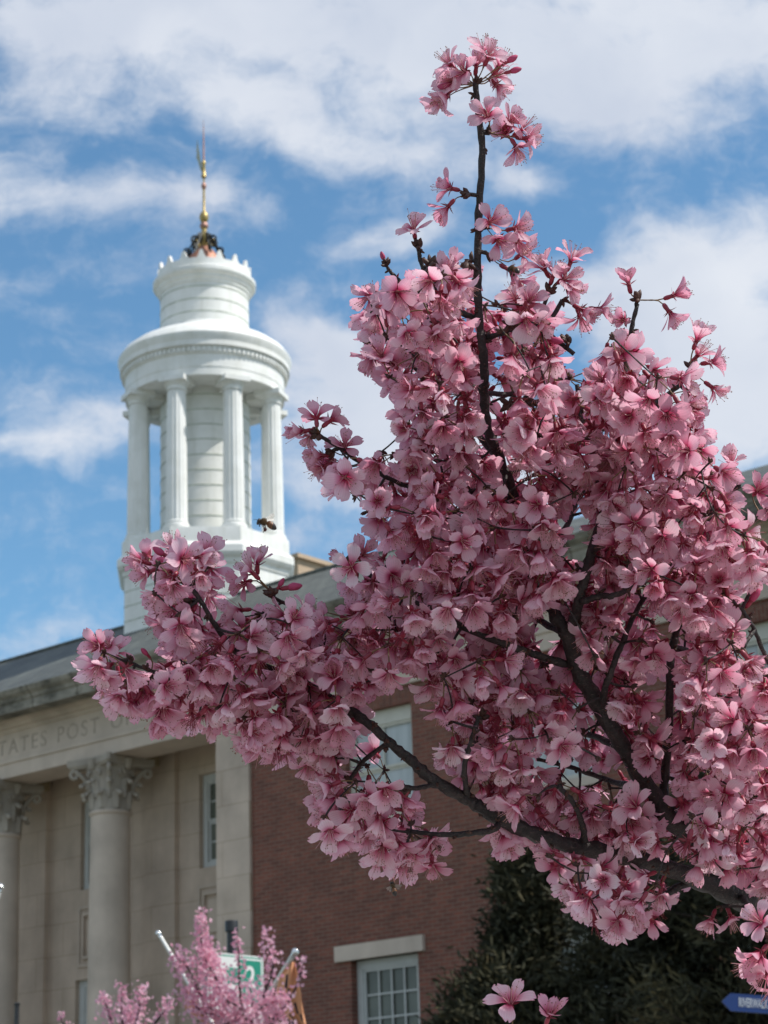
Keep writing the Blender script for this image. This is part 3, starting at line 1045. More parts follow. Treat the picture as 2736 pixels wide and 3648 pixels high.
# banner vane beside the spear: a thin leaf of metal on its own plane
w = MB()
vane = [(0.0, 24.02), (0.085, 24.18), (0.125, 24.36), (0.165, 24.45), (0.15, 24.55), (0.16, 24.64), (0.142, 24.92), (0.115, 24.70), (0.085, 24.50), (0.055, 24.30), (0.03, 24.14)]
vd = (-0.80, -0.60)
q = [(CU + vd[0] * r - vd[1] * s, CV + vd[1] * r + vd[0] * s, z) for s in (-0.008, 0.008) for r, z in vane]
n = len(vane)
w.add(q, [tuple(range(n)), tuple(range(n, 2 * n))[::-1]] + [(i, n + i, n + (i + 1) % n, (i + 1) % n) for i in range(n)])
part(w, 'weather_vane', mat_simple('verdigris_vane', (0.30, 0.33, 0.27), 0.5, 0.3, 0.2, 6), parent=CUP, dz=-0.07, smooth=0)
# wrought scrolls round the dome
w = MB()
for k in range(8):
    a = k * pi / 4 + 0.32
    for (r0, zc0, R, turns) in ((0.385, 22.10, 0.085, 1.25), (0.19, 22.42, 0.11, 1.2)):
        pts = []
        for i in range(22):
            th = -0.5 * pi + i / 21 * 2 * pi * turns
            q = R * (1 - 0.55 * i / 21)
            rr = r0 + q * cos(th)
            pts.append((CU + rr * cos(a), CV + rr * sin(a), zc0 + q * sin(th)))
        w.tube(pts, 0.024, 6)
    w.tube([(CU + (0.47 - 0.05 * i) * cos(a), CV + (0.47 - 0.05 * i) * sin(a), 21.95 + 0.09 * i - 0.012 * (i % 2)) for i in range(8)], 0.024, 6)
part(w, 'scrollwork', IRON, parent=CUP, dz=-0.07)
w = MB()
for k in range(4):
    a = k * pi / 2 + 0.9
    w.tube([(CU + r * cos(a), CV + r * sin(a), z) for r, z in ((0.10, 22.25), (0.16, 22.38), (0.21, 22.48))], [0.03, 0.055, 0.02], 8)
part(w, 'gilt_ornament', GILT, parent=CUP, dz=-0.07)
# ------------------------------------------------------------------ cherry tree
# limbs: rows of (x, y) on the photo's grid, distance from the camera, radius in millimetres
D0 = 1.75
LIMBS = {
 'limb': [
  [(1760, 2075, 1.93, 24), (1690, 1990, 1.90, 17), (1600, 1935, 1.86, 11.8), (1500, 1898, 1.82, 8.6), (1420, 1868, 1.79, 7.2), (1310, 1843, 1.76, 6.9), (1220, 1822, 1.74, 6.3), (1140, 1795, 1.73, 5.9),
   (1060, 1758, 1.72, 5.5), (1010, 1727, 1.72, 5.1), (940, 1688, 1.71, 4.6), (890, 1645, 1.71, 4.1), (840, 1603, 1.71, 3.7), (795, 1562, 1.71, 3.6), (755, 1535, 1.72, 3.8), (700, 1500, 1.73, 3.1), (640, 1465, 1.74, 2.7), (520, 1415, 1.72, 2.3), (470, 1358, 1.71, 2.1), (435, 1300, 1.70, 1.9), (408, 1262, 1.70, 1.7)],
  [(1690, 1990, 1.905, 15), (1600, 1885, 1.86, 10.5), (1520, 1828, 1.81, 9.2), (1450, 1768, 1.78, 8.2), (1400, 1700, 1.77, 7.2), (1350, 1618, 1.76, 6.7), (1290, 1522, 1.75, 6.5), (1247, 1442, 1.74, 6.2), (1222, 1365, 1.74, 5.9),
   (1187, 1308, 1.75, 5.2), (1150, 1230, 1.77, 4.8), (1120, 1115, 1.78, 4.5), (1088, 1010, 1.77, 4.4), (1055, 930, 1.75, 4.0), (1046, 850, 1.74, 3.8), (1046, 780, 1.73, 3.6), (1036, 700, 1.73, 3.4), (1032, 600, 1.73, 3.1), (1034, 460, 1.73, 2.9), (1042, 330, 1.73, 2.7), (1032, 235, 1.73, 2.5), (1027, 178, 1.73, 2.3)],
  [(1228, 1372, 1.74, 5.0), (1243, 1330, 1.73, 4.4), (1258, 1265, 1.72, 4.1), (1275, 1205, 1.72, 4.0), (1296, 1135, 1.73, 3.4), (1301, 1088, 1.74, 3.1), (1285, 1000, 1.76, 2.8), (1255, 910, 1.77, 2.4), (1246, 830, 1.77, 1.9)]],
 'branch': [
  [(1243, 1441, 1.745, 3.6), (1150, 1412, 1.73, 3.1), (1080, 1388, 1.72, 2.8), (1000, 1355, 1.72, 2.5), (940, 1320, 1.72, 2.3), (870, 1288, 1.73, 2.0), (800, 1243, 1.73, 1.8), (748, 1216, 1.72, 1.5)],
  [(1112, 1085, 1.78, 3.0), (1040, 1063, 1.77, 2.6), (960, 1060, 1.76, 2.3), (880, 1050, 1.75, 2.0), (800, 1012, 1.74, 1.8), (740, 972, 1.72, 1.7), (690, 940, 1.71, 1.5)],
  [(1046, 735, 1.735, 2.8), (1100, 712, 1.72, 2.5), (1145, 700, 1.71, 2.2), (1185, 722, 1.71, 2.0), (1240, 765, 1.71, 1.8)],
  [(1034, 690, 1.735, 2.6), (990, 672, 1.73, 2.3), (950, 642, 1.73, 2.2), (924, 600, 1.73, 2.0), (908, 562, 1.73, 1.8), (903, 530, 1.73, 1.6)],
  [(950, 642, 1.73, 2.0), (885, 622, 1.74, 1.7), (848, 592, 1.74, 1.5), (833, 572, 1.74, 1.3)],
  [(1300, 1092, 1.74, 3.0), (1330, 985, 1.73, 2.6), (1344, 885, 1.72, 2.2), (1352, 800, 1.72, 2.0), (1362, 722, 1.72, 1.9), (1376, 660, 1.72, 1.7)],
  [(1342, 905, 1.725, 2.2), (1415, 870, 1.73, 2.0), (1468, 832, 1.73, 1.8), (1490, 798, 1.73, 1.7)],
  [(1012, 1727, 1.72, 2.6), (1003, 1662, 1.70, 2.3), (1018, 1602, 1.69, 2.1), (1032, 1552, 1.69, 1.8)],
  [(1082, 1770, 1.72, 3.0), (1068, 1790, 1.71, 2.7), (1020, 1800, 1.70, 2.4), (960, 1803, 1.70, 2.2), (888, 1797, 1.71, 1.9)],
  [(945, 1692, 1.71, 2.3), (905, 1702, 1.70, 1.9), (869, 1699, 1.69, 1.7)],
  [(640, 1467, 1.74, 2.2), (560, 1492, 1.73, 2.0), (480, 1484, 1.72, 1.8), (400, 1472, 1.71, 1.7), (338, 1453, 1.70, 1.6), (274, 1430, 1.70, 1.5)],
  [(1760, 1560, 1.84, 3.0), (1705, 1490, 1.80, 2.4), (1655, 1418, 1.75, 2.0), (1625, 1352, 1.73, 1.7), (1600, 1314, 1.72, 1.5)],
  [(1303, 1535, 1.755, 3.4), (1306, 1495, 1.73, 2.9), (1338, 1404, 1.73, 2.4), (1380, 1310, 1.75, 2.1), (1450, 1210, 1.77, 1.9)],
  [(1432, 1745, 1.78, 4.0), (1438, 1650, 1.79, 3.7), (1446, 1545, 1.78, 3.5), (1452, 1400, 1.78, 3.0), (1490, 1290, 1.78, 2.6), (1520, 1180, 1.77, 2.3), (1550, 1080, 1.77, 1.9), (1600, 1050, 1.76, 1.6)],
  [(1254, 1300, 1.72, 3.0), (1300, 1288, 1.71, 2.6), (1335, 1283, 1.70, 2.3), (1420, 1240, 1.73, 2.1), (1500, 1170, 1.74, 1.8)],
  [(1264, 1825, 1.75, 2.9), (1256, 1775, 1.73, 2.4), (1236, 1730, 1.71, 2.2), (1205, 1698, 1.70, 1.9)],
  [(1230, 1372, 1.745, 3.2), (1150, 1330, 1.80, 2.6), (1060, 1240, 1.83, 2.3), (980, 1180, 1.83, 2.0), (900, 1130, 1.82, 1.8)],
  [(1150, 1225, 1.77, 2.9), (1215, 1150, 1.82, 2.4), (1260, 1060, 1.85, 2.2), (1330, 940, 1.86, 1.9), (1420, 950, 1.86, 1.7)],
  [(1350, 1618, 1.765, 3.2), (1250, 1580, 1.83, 2.7), (1150, 1560, 1.86, 2.3), (1060, 1520, 1.86, 2.0), (980, 1500, 1.84, 1.7)],
  [(1520, 1828, 1.82, 4.2), (1560, 1720, 1.84, 3.6), (1600, 1600, 1.84, 3.0), (1640, 1500, 1.82, 2.6), (1700, 1380, 1.82, 2.3)],
  [(1400, 1700, 1.775, 3.0), (1330, 1690, 1.84, 2.5), (1240, 1660, 1.87, 2.1), (1160, 1640, 1.86, 1.8)],
  [(1450, 1400, 1.78, 2.6), (1550, 1400, 1.83, 2.2), (1640, 1240, 1.82, 2.0), (1700, 1130, 1.80, 1.7)],
  [(1500, 1897, 1.82, 4.0), (1430, 1935, 1.80, 2.6), (1360, 1960, 1.79, 1.9)],
  [(1600, 1935, 1.86, 4.0), (1640, 1990, 1.72, 3.0), (1700, 2060, 1.62, 2.2)],
  [(1088, 1010, 1.77, 2.8), (1000, 900, 1.80, 2.2), (920, 820, 1.80, 1.9), (850, 740, 1.79, 1.6)],
  [(1046, 850, 1.74, 2.4), (1120, 850, 1.78, 2.1), (1180, 820, 1.79, 1.8)],
  [(640, 1465, 1.74, 2.2), (700, 1380, 1.75, 1.9), (640, 1320, 1.74, 1.6), (590, 1290, 1.72, 1.4)],
  [(840, 1603, 1.71, 2.1), (780, 1650, 1.74, 1.9), (740, 1720, 1.74, 1.6), (730, 1790, 1.73, 1.3)],
 ]}
TRUNK_TOP = Wp(1760, 2075, 1.93)
TREE = empty('cherry_tree', (float(TRUNK_TOP[0]) + 0.09, float(TRUNK_TOP[1]) + 0.05, 0))
tagit(TREE, 'near cherry tree in full pink blossom filling the right of the view', 'tree')
TO = np.array(TREE.location)


def np_mesh(name, V_, F_, mats, mi=None, attrs=None, parent=None, smooth=True, off=None):
    me_ = bpy.data.meshes.new(name)
    V_ = np.asarray(V_, dtype=np.float64)
    if off is not None: V_ = V_ - off
    me_.from_pydata(V_.tolist(), [], F_)
    for m_ in (mats if isinstance(mats, (list, tuple)) else [mats]): me_.materials.append(m_)
    if mi is not None: me_.polygons.foreach_set('material_index', np.asarray(mi, dtype=np.int32))
    if smooth: me_.polygons.foreach_set('use_smooth', np.ones(len(me_.polygons), dtype=bool))
    for k_, a_ in (attrs or {}).items():
        at = me_.attributes.new(k_, 'FLOAT', 'POINT')
        at.data.foreach_set('value', np.asarray(a_, dtype=np.float32))
    me_.update()
    o = bpy.data.objects.new(name, me_)
    COL.objects.link(o)
    if parent: o.parent = parent
    return o


SKEL = []       # sample points of the limbs that twigs may grow from: (point, radius)
SEGS = []       # for keeping flowers off the limbs that show bare
CHILD = {}
nb = 0
for kind in ('limb', 'branch'):
    for L in LIMBS[kind]:
        S = smooth_path([(a, b_, c, r) for a, b_, c, r in L], 7)
        P = np.array([Wp(a, b_, c) for a, b_, c, r in S])
        R = S[:, 3] / 1000.0
        # knots and slight unevenness
        w_ = 1 + 0.07 * np.sin(np.arange(len(R)) * 1.9 + nb) + 0.06 * rng.normal(size=len(R))
        jit = rng.normal(size=P.shape) * (R[:, None] * 0.10)
        jit[0] = jit[-1] = 0
        V_, F_ = tube_np(P + jit, R * w_, 12 if kind == 'limb' else 8, True, 0.05, nb)
        ob = np_mesh(kind, V_, F_, BARK, parent=TREE, off=TO)
        for p, r, s in zip(P, R, S):
            SKEL.append((p, r))
            SEGS.append((s[0], s[1], s[2], r))
        nb += 1
# trunk down to the ground
tp = [TO * 1.0 + np.array([0.02, 0.05, 0.0]), TO + np.array([0.0, 0.02, 0.5]), TO + np.array([-0.03, -0.01, 1.1]), TRUNK_TOP + np.array([0.05, 0.02, -0.2]), TRUNK_TOP, TRUNK_TOP + np.array([-0.02, 0.0, 0.03])]
S = smooth_path([(*p, r) for p, r in zip(tp, (0.075, 0.058, 0.050, 0.040, 0.028, 0.02))], 8)
V_, F_ = tube_np(S[:, :3], S[:, 3], 20, True, 0.03, 77)
np_mesh('trunk', V_, F_, BARK, parent=TREE, off=TO)

# limbs beyond the right edge of the view (they shade what is seen)
OFFX = []
for L in ([TRUNK_TOP, TRUNK_TOP + np.array([0.15, 0.05, 0.35]), TRUNK_TOP + np.array([0.28, 0.0, 0.8]), TRUNK_TOP + np.array([0.34, -0.05, 1.3])],
          [TRUNK_TOP, TRUNK_TOP + np.array([0.25, -0.1, 0.2]), TRUNK_TOP + np.array([0.55, -0.25, 0.5]), TRUNK_TOP + np.array([0.75, -0.3, 0.8])],
          [TRUNK_TOP + np.array([0.12, 0.04, 0.28]), TRUNK_TOP + np.array([0.1, 0.35, 0.6]), TRUNK_TOP + np.array([0.15, 0.6, 1.0])]):
    S = smooth_path([(*p, r) for p, r in zip(L, (0.02, 0.014, 0.009, 0.004))], 8)
    V_, F_ = tube_np(S[:, :3], S[:, 3], 10, True, 0.04, 5)
    np_mesh('limb', V_, F_, BARK, parent=TREE, off=TO)
    OFFX += [s[:3] for s in S[8:]]


# ---- one flower -------------------------------------------------------
def unit(v):
    v = np.asarray(v, float)
    return v / (np.linalg.norm(v) + 1e-12)


NT_, NS_ = 8, 7
tg = np.linspace(0, 1, NT_); sg = np.linspace(-1, 1, NS_)
tg = np.array([0, .14, .32, .52, .70, .84, .94, 1.0])
WT = np.array([.11, .20, .50, .84, 1.0, .95, .80, .58])
PF = [(i * NS_ + j, i * NS_ + j + 1, (i + 1) * NS_ + j + 1, (i + 1) * NS_ + j) for i in range(NT_ - 1) for j in range(NS_ - 1)]
NOTCH = np.array([-0.10, -0.02, 0.02, -0.09, 0.02, -0.02, -0.10])


def flower(rg, L=0.0168, openv=1.0, nst=15):
    """returns parts in a local frame opening along +Z; the petals spring from z=0"""
    pv, pf, pt, ps = [], [], [], []
    fo = rg.choice([14, 26, 40, 50])
    for k in range(5):
        a = 2 * pi * k / 5 + rg.normal() * 0.09
        Lk = L * (1 + rg.normal() * 0.06)
        wk = Lk * (0.305 + rg.normal() * 0.03)
        ph0 = radians(66 + rg.normal() * 6)
        ph1 = radians((fo if openv > 0.5 else 58) + rg.normal() * 13 + (1 - openv) * 18)
        ph2 = ph1 - radians(14 + rg.normal() * 16) * openv
        phi = np.interp(tg, [0, .18, .55, 1], [ph0, (ph0 + ph1) / 2, ph1, ph2])
        dr = np.cumsum(np.r_[0, np.cos(phi[1:]) * Lk * np.diff(tg)])
        dz = np.cumsum(np.r_[0, np.sin(phi[1:]) * Lk * np.diff(tg)])
        cup = 0.26 + rg.normal() * 0.13
        tw = rg.normal() * 0.20
        side = rg.normal() * 0.12
        ph_r, am = rg.uniform(0, 6.28), 0.02 + 0.04 * rg.random()
        T_, S_ = np.meshgrid(tg, sg, indexing='ij')
        wv = WT[:, None] * wk
        ext = (T_ ** 5) * NOTCH[None, :] * Lk * (0.8 + 0.5 * rg.random())
        r_ = dr[:, None] + ext * np.cos(phi)[:, None] + 0.0010
        z_ = dz[:, None] + ext * np.sin(phi)[:, None]
        lat = S_ * wv + side * T_ ** 2 * Lk
        nofs = cup * (S_ ** 2) * wv + am * wv * np.sin(ph_r + 3.0 * S_ + 4 * T_) + tw * S_ * wv * T_
        nr, nz = -np.sin(phi)[:, None], np.cos(phi)[:, None]
        r_ = r_ + nr * nofs; z_ = z_ + nz * nofs
        x = r_ * cos(a) - lat * sin(a); y = r_ * sin(a) + lat * cos(a)
        b0 = k * NT_ * NS_
        pv.append(np.stack([x, y, z_], -1).reshape(-1, 3))
        pf += [tuple(b0 + i for i in f) for f in PF]
        pt.append(T_.ravel()); ps.append(S_.ravel())
    pet = (np.concatenate(pv), pf, np.concatenate(pt), np.concatenate(ps))
    # stamens
    sv, sf, sm = [], [], []
    for k in range(nst):
        a = rg.uniform(0, 2 * pi); sp = abs(rg.normal()) * 0.30 + 0.05
        ln = L * rg.uniform(0.62, 0.98)
        d = np.array([sin(sp) * cos(a), sin(sp) * sin(a), cos(sp)])
        q = np.array([-sin(a), cos(a), 0]); q2 = np.cross(d, q)
        base = np.array([cos(a), sin(a), 0]) * 0.0011
        b0 = len(sv)
        bend = base + d * ln * 0.55
        tip = base + d * ln + np.array([cos(a), sin(a), 0]) * ln * rg.uniform(-0.05, 0.12)
        for c_, rr in ((base, 0.00022), (bend, 0.00019), (tip, 0.00015)):
            for j in range(3):
                th = j * 2.0944
                sv.append(c_ + rr * (cos(th) * q + sin(th) * q2))
        for i in range(2):
            for j in range(3):
                sf.append((b0 + i * 3 + j, b0 + i * 3 + (j + 1) % 3, b0 + 3 + i * 3 + (j + 1) % 3, b0 + 3 + i * 3 + j)); sm.append(0)
        b0 = len(sv); ra = 0.00050
        sv += [tip + d * ra * 1.3, tip + q * ra, tip + q2 * ra, tip - q * ra, tip - q2 * ra, tip - d * ra * 0.8]
        for j in range(4):
            sf.append((b0, b0 + 1 + j, b0 + 1 + (j + 1) % 4)); sf.append((b0 + 5, b0 + 1 + (j + 1) % 4, b0 + 1 + j)); sm += [1, 1]
    # calyx tube and its five pointed lobes
    cv, cf = [], []
    prof = [(0.0008, -0.0082), (0.0016, -0.0074), (0.0020, -0.0050), (0.0017, -0.0022), (0.0020, 0.0002)]
    n = 7
    for r, z in prof:
        for j in range(n):
            th = 2 * pi * j / n; cv.append((r * cos(th), r * sin(th), z))
    for i in range(len(prof) - 1):
        for j in range(n):
            cf.append((i * n + j, i * n + (j + 1) % n, (i + 1) * n + (j + 1) % n, (i + 1) * n + j))
    cf.append(tuple(4 * n + j for j in range(n)))
    rf = rg.uniform(-0.4, 0.7)
    for k in range(5):
        a = 2 * pi * (k + 0.5) / 5; b0 = len(cv)
        for (r, h, zz) in ((0.0016, 0.0013, -0.0003), (0.0040, 0.0014, 0.0004 + rf * 0.001), (0.0074, 0.0, 0.0012 + rf * 0.003)):
            if h:
                cv.append((r * cos(a) - h * sin(a), r * sin(a) + h * cos(a), zz)); cv.append((r * cos(a) + h * sin(a), r * sin(a) - h * cos(a), zz))
            else:
                cv.append((r * cos(a), r * sin(a), zz))
        cf += [(b0, b0 + 1, b0 + 3, b0 + 2), (b0 + 2, b0 + 3, b0 + 4)]
    return pet, (np.array(sv), sf, sm), (np.array(cv), cf)


def frame(d, spin):
    z = unit(d)
    ref = np.array([0, 0, 1.0]) if abs(z[2]) < 0.9 else np.array([1.0, 0, 0])
    x = unit(np.cross(ref, z)); y = np.cross(z, x)
    c, s = cos(spin), sin(spin)
    return np.stack([c * x + s * y, -s * x + c * y, z], 1)   # columns


def stalk(p0, p1, d1, r=0.00055):
    """pedicel from p0 to p1 arriving along d1"""
    L_ = np.linalg.norm(p1 - p0)
    ts = np.linspace(0, 1, 5)[:, None]
    c1 = p0 + unit(p1 - p0) * L_ * 0.35; c2 = p1 - d1 * L_ * 0.4
    P = (1 - ts) ** 3 * p0 + 3 * (1 - ts) ** 2 * ts * c1 + 3 * (1 - ts) * ts ** 2 * c2 + ts ** 3 * p1
    return tube_np(P, np.full(5, r), 4, False)


class Mass:
    def __init__(s): s.V, s.F, s.M, s.T, s.S, s.R, s.n = [], [], [], [], [], [], 0

    def add(s, V_, F_, mi, t=None, ss=None, r=0.5):
        s.V.append(np.asarray(V_))
        b = s.n
        s.F += [tuple(b + i for i in f) for f in F_]
        s.M += list(mi) if isinstance(mi, (list, tuple)) else [mi] * len(F_)
        k = len(V_)
        s.T.append(np.zeros(k) if t is None else t); s.S.append(np.zeros(k) if ss is None else ss); s.R.append(np.full(k, r))
        s.n += k


FM = [PETAL, FILAMENT, ANTHER, CALYX, STALK, BUDSCALE, BUDPINK]
mass = Mass()
SCALES = Mass()
FL = []          # every flower: dict(pos, dir, base, scale, open, nst)


def add_flower(pos, d, base, L=0.0168, openv=1.0):
    FL.append(dict(p=np.array(pos, float), d=unit(d), b=np.array(base, float), L=L, o=openv, r=float(np.clip(rng.normal(0.5, 0.27), 0, 1)), sp=rng.uniform(0, 6.28), seed=len(FL)))


def scales(B, o, n=5, s=1.0):
    """cluster of brown bud scales at an umbel's base"""
    for k in range(n):
        d = unit(unit(o) * 0.8 + rng.normal(size=3) * 0.55)
        ln, r = 0.0048 * s * rng.uniform(0.7, 1.3), 0.00115 * s * rng.uniform(0.8, 1.3)
        P = np.array([B - d * 0.001, B + d * ln * 0.25, B + d * ln * 0.6, B + d * ln * 0.85, B + d * ln])
        V_, F_ = tube_np(P, np.array([0.3, 1, 1.05, 0.6, 0.08]) * r, 5, True, 0.08, int(rng.integers(1e6)))
        SCALES.add(V_, F_, 5)


def add_cluster(B, o, n, L=0.0168, spread=1.0, droop=0.85, openv=1.0):
    dirs = []
    for k in range(n):
        for _ in range(12):
            d = unit(unit(o) * 0.75 + rng.normal(size=3) * 0.75 * spread + np.array([0, -0.12, -droop]))
            if all(d @ e < 0.72 for e in dirs): break
        dirs.append(d)
        ped = rng.uniform(0.009, 0.020)
        hd = unit(d + rng.normal(size=3) * 0.32 + np.array([0, -0.03, -0.6]))
        base = B + d * 0.003
        pos = B + d * (ped * 0.8) + hd * (ped * 0.2 + 0.0072)
        add_flower(pos, hd, base, L * rng.uniform(0.93, 1.18), 1.0 if rng.random() > 0.22 else rng.choice([0.3, 0.45, 0.2]))
    scales(B, o)


# ---- where blossom stands: outline of the flowering mass on the photo's grid
PA = [(755, 690), (765, 645), (805, 612), (815, 585), (880, 578), (930, 562), (985, 548), (1012, 575), (1050, 632), (1110, 618), (1165, 645), (1197, 675), (1202, 722), (1250, 748), (1305, 700), (1340, 700), (1378, 748), (1388, 790), (1440, 788), (1492, 805), (1522, 842), (1520, 900), (1530, 952), (1572, 985), (1592, 1045), (1570, 1075), (1612, 1115), (1700, 1190), (1700, 1235), (1612, 1258), (1588, 1320), (1615, 1400), (1720, 1445), (1720, 1930), (1650, 1935), (1600, 1905), (1500, 1915), (1472, 1948), (1438, 1960), (1420, 2003), (1300, 2028), (1252, 1998), (1235, 1950), (1190, 1893), (1130, 1868), (1070, 1828), (1048, 1798), (1010, 1765), (965, 1745), (985, 1690), (925, 1648), (948, 1600), (925, 1530), (905, 1462), (895, 1300), (890, 1150), (862, 945), (848, 900), (828, 858), (778, 790), (768, 740)]
PB = [(182, 1432), (197, 1372), (262, 1358), (288, 1425), (335, 1432), (357, 1380), (335, 1330), (310, 1290), (285, 1230), (295, 1190), (345, 1185), (375, 1160), (420, 1165), (470, 1190), (472, 1235), (465, 1280), (510, 1310), (560, 1290), (640, 1295), (700, 1300), (745, 1292), (768, 1262), (725, 1215), (752, 1202), (820, 1192), (900, 1200), (960, 1300), (960, 1445), (865, 1458), (832, 1488), (780, 1515), (800, 1560), (775, 1590), (835, 1620), (880, 1665), (900, 1738), (948, 1762), (985, 1848), (932, 1898), (900, 1915), (820, 1883), (760, 1853), (695, 1828), (668, 1770), (674, 1692), (640, 1653), (570, 1638), (520, 1613), (470, 1588), (400, 1568), (350, 1573), (290, 1543), (235, 1523), (207, 1493)]
PC = [(688, 965), (735, 942), (800, 942), (862, 945), (950, 950), (950, 1250), (880, 1205), (792, 1152), (752, 1105), (707, 1060), (682, 1035), (664, 990)]
HOLES = [[(1218, 1120), (1262, 1110), (1262, 1185), (1225, 1205)], [(1150, 1318), (1185, 1325), (1200, 1385), (1160, 1385)], [(1410, 1470), (1438, 1460), (1432, 1520), (1408, 1520)],
         [(1085, 985), (1102, 990), (1098, 1010), (1084, 1004)], [(1210, 735), (1300, 760), (1290, 800), (1235, 790)]]


def inside(poly, x, y):
    c = False
    n = len(poly); j = n - 1
    for i in range(n):
        xi, yi = poly[i]; xj, yj = poly[j]
        if (yi > y) != (yj > y) and x < (xj - xi) * (y - yi) / (yj - yi) + xi: c = not c
        j = i
    return c


def edge_dist(poly, x, y):
    P = np.array(poly, float); Q = np.roll(P, -1, 0)
    d = Q - P
    t = np.clip(((x - P[:, 0]) * d[:, 0] + (y - P[:, 1]) * d[:, 1]) / (d ** 2).sum(1), 0, 1)
    return np.min(np.hypot(P[:, 0] + t * d[:, 0] - x, P[:, 1] + t * d[:, 1] - y))


# coarse raster of the union, with distance to the outside
GX, GY, GS = np.arange(150, 1760, 10), np.arange(500, 2080, 10), 10
inm = np.zeros((len(GY), len(GX)), bool)
for i, y in enumerate(GY):
    for j, x in enumerate(GX):
        inm[i, j] = (inside(PA, x, y) or inside(PB, x, y) or inside(PC, x, y)) and not any(inside(h, x, y) for h in HOLES)
outp = np.array([(GX[j], GY[i]) for i in range(len(GY)) for j in range(len(GX)) if not inm[i, j]], float)


def dist_out(x, y):
    return np.sqrt(np.min((outp[:, 0] - x) ** 2 + (outp[:, 1] - y) ** 2))


SEG = np.array(SEGS)
# stretches of limb that show in front of the blossom: (x0,y0,x1,y1) boxes
BARE = [(1195, 1290, 1470, 1790), (860, 1600, 1480, 1890), (1225, 1095, 1325, 1330), (1020, 170, 1060, 700), (1030, 730, 1075, 1010), (1000, 1345, 1200, 1440), (780, 1540, 900, 1650), (395, 1265, 480, 1380), (980, 1560, 1040, 1700), (880, 1785, 1080, 1815), (1280, 1400, 1350, 1530), (1435, 1390, 1465, 1470), (1260, 1270, 1350, 1300), (1190, 1690, 1270, 1800), (1480, 1450, 1500, 1460)]


def blocks(x, y, depth, rad_px=30):
    """would a flower at this place hide a limb that the photo shows bare?"""
    if not any(a <= x <= c and b_ <= y <= d for a, b_, c, d in BARE): 
        pass
    dx = SEG[:, 0] - x; dy = SEG[:, 1] - y
    m = (dx * dx + dy * dy < rad_px ** 2) & (SEG[:, 2] > depth - 0.004)
    if not m.any(): return False
    for sx, sy in SEG[m][:, :2]:
        if any(a <= sx <= c and b_ <= sy <= d for a, b_, c, d in BARE): return True
    return False


# ---- cluster positions: three depth layers, evenly thrown
clusters = []
pts2 = []
for layer, (d0, d1, sp, ncand) in enumerate(((1.655, 1.73, 53, 13000), (1.745, 1.80, 57, 10000), (1.81, 1.91, 62, 9000))):
    got = []
    for _ in range(ncand):
        x, y = rng.uniform(170, 1740), rng.uniform(530, 2040)
        i, j = int(round((y - 500) / 10)), int(round((x - 150) / 10))
        if not (0 <= i < len(GY) and 0 <= j < len(GX)) or not inm[i, j]: continue
        if got and np.min(np.hypot(*(np.array(got) - (x, y)).T)) < sp: continue
        do = dist_out(x, y)
        if do < 30: continue
        dep = rng.uniform(d0, d1)
        if x < 620: dep = D0 - 0.02 + (dep - D0) * 0.75
        if layer == 0 and blocks(x, y, dep, 34): continue
        got.append((x, y))
        clusters.append((x, y, dep, layer))
NLAY = len(clusters)
skP = np.array([p for p, r in SKEL]); skR = np.array([r for p, r in SKEL])
# grow twigs: each umbel joins the nearest wood already there
CP = np.array([Wp(x, y, d) for x, y, d, l in clusters])
tree_pts = list(skP); tree_r = list(skR)
remaining = list(range(len(CP)))
best = np.array([np.min(np.linalg.norm(skP - c, axis=1)) for c in CP])
bi = np.array([np.argmin(np.linalg.norm(skP - c, axis=1)) for c in CP])
done = np.zeros(len(CP), bool)
TW = Mass()
odir = np.zeros((len(CP), 3))
for _ in range(len(CP)):
    k = int(np.argmin(np.where(done, 1e9, best)))
    done[k] = True
    a = np.array(tree_pts[bi[k]]); c = CP[k]
    L_ = np.linalg.norm(c - a)
    odir[k] = unit(c - a)
    side = unit(rng.normal(size=3)) * L_ * 0.14
    ts = np.linspace(0, 1, 6)[:, None]
    P = a * (1 - ts) ** 2 + 2 * ts * (1 - ts) * ((a + c) / 2 + side) + c * ts ** 2
    r0 = min(tree_r[bi[k]] * 0.7, 0.0013); r1 = 0.0008
    V_, F_ = tube_np(P, np.linspace(r0, r1, 6) * (1 + 0.12 * rng.normal(size=6)), 6, True, 0.05, k)
    TW.add(V_, F_, 0)
    for q, pq in enumerate(P[2:]):
        tree_pts.append(pq); tree_r.append(r1)
        dd = np.linalg.norm(CP - pq, axis=1)
        m = dd < best
        best[m] = dd[m]; bi[m] = len(tree_pts) - 1

for k, (x, y, dep, layer) in enumerate(clusters):
    n = int(rng.integers(3, 6))
    start = len(FL)
    add_cluster(CP[k], odir[k] + np.array([0, -0.15 if layer < 2 else 0.1, 0]), n)
    # drop what strays outside the outline or over a bare limb
    keep = []
    for f in FL[start:]:
        c = f['p'] + f['d'] * 0.004
        fx, fy = proj_d(c)
        i, j = int(round((fy - 500) / 10)), int(round((fx - 150) / 10))
        ok = 0 <= i < len(GY) and 0 <= j < len(GX) and inm[i, j] and dist_out(fx, fy) > 17
        if ok:
            dcam = (c - EYE) @ FWD
            if blocks(fx, fy, dcam, 27): ok = False
        if ok: keep.append(f)
    del FL[start:]
    FL += keep
n_auto = len(FL)


# ---- flowers set one by one where the photo shows them against the sky
def camdir(dx, dy, dz):
    """dx to the right, dy up in the picture, dz towards the viewer"""
    return unit(RIGHT * dx + UP * dy - FWD * dz)


BUDS = []
TWG = []


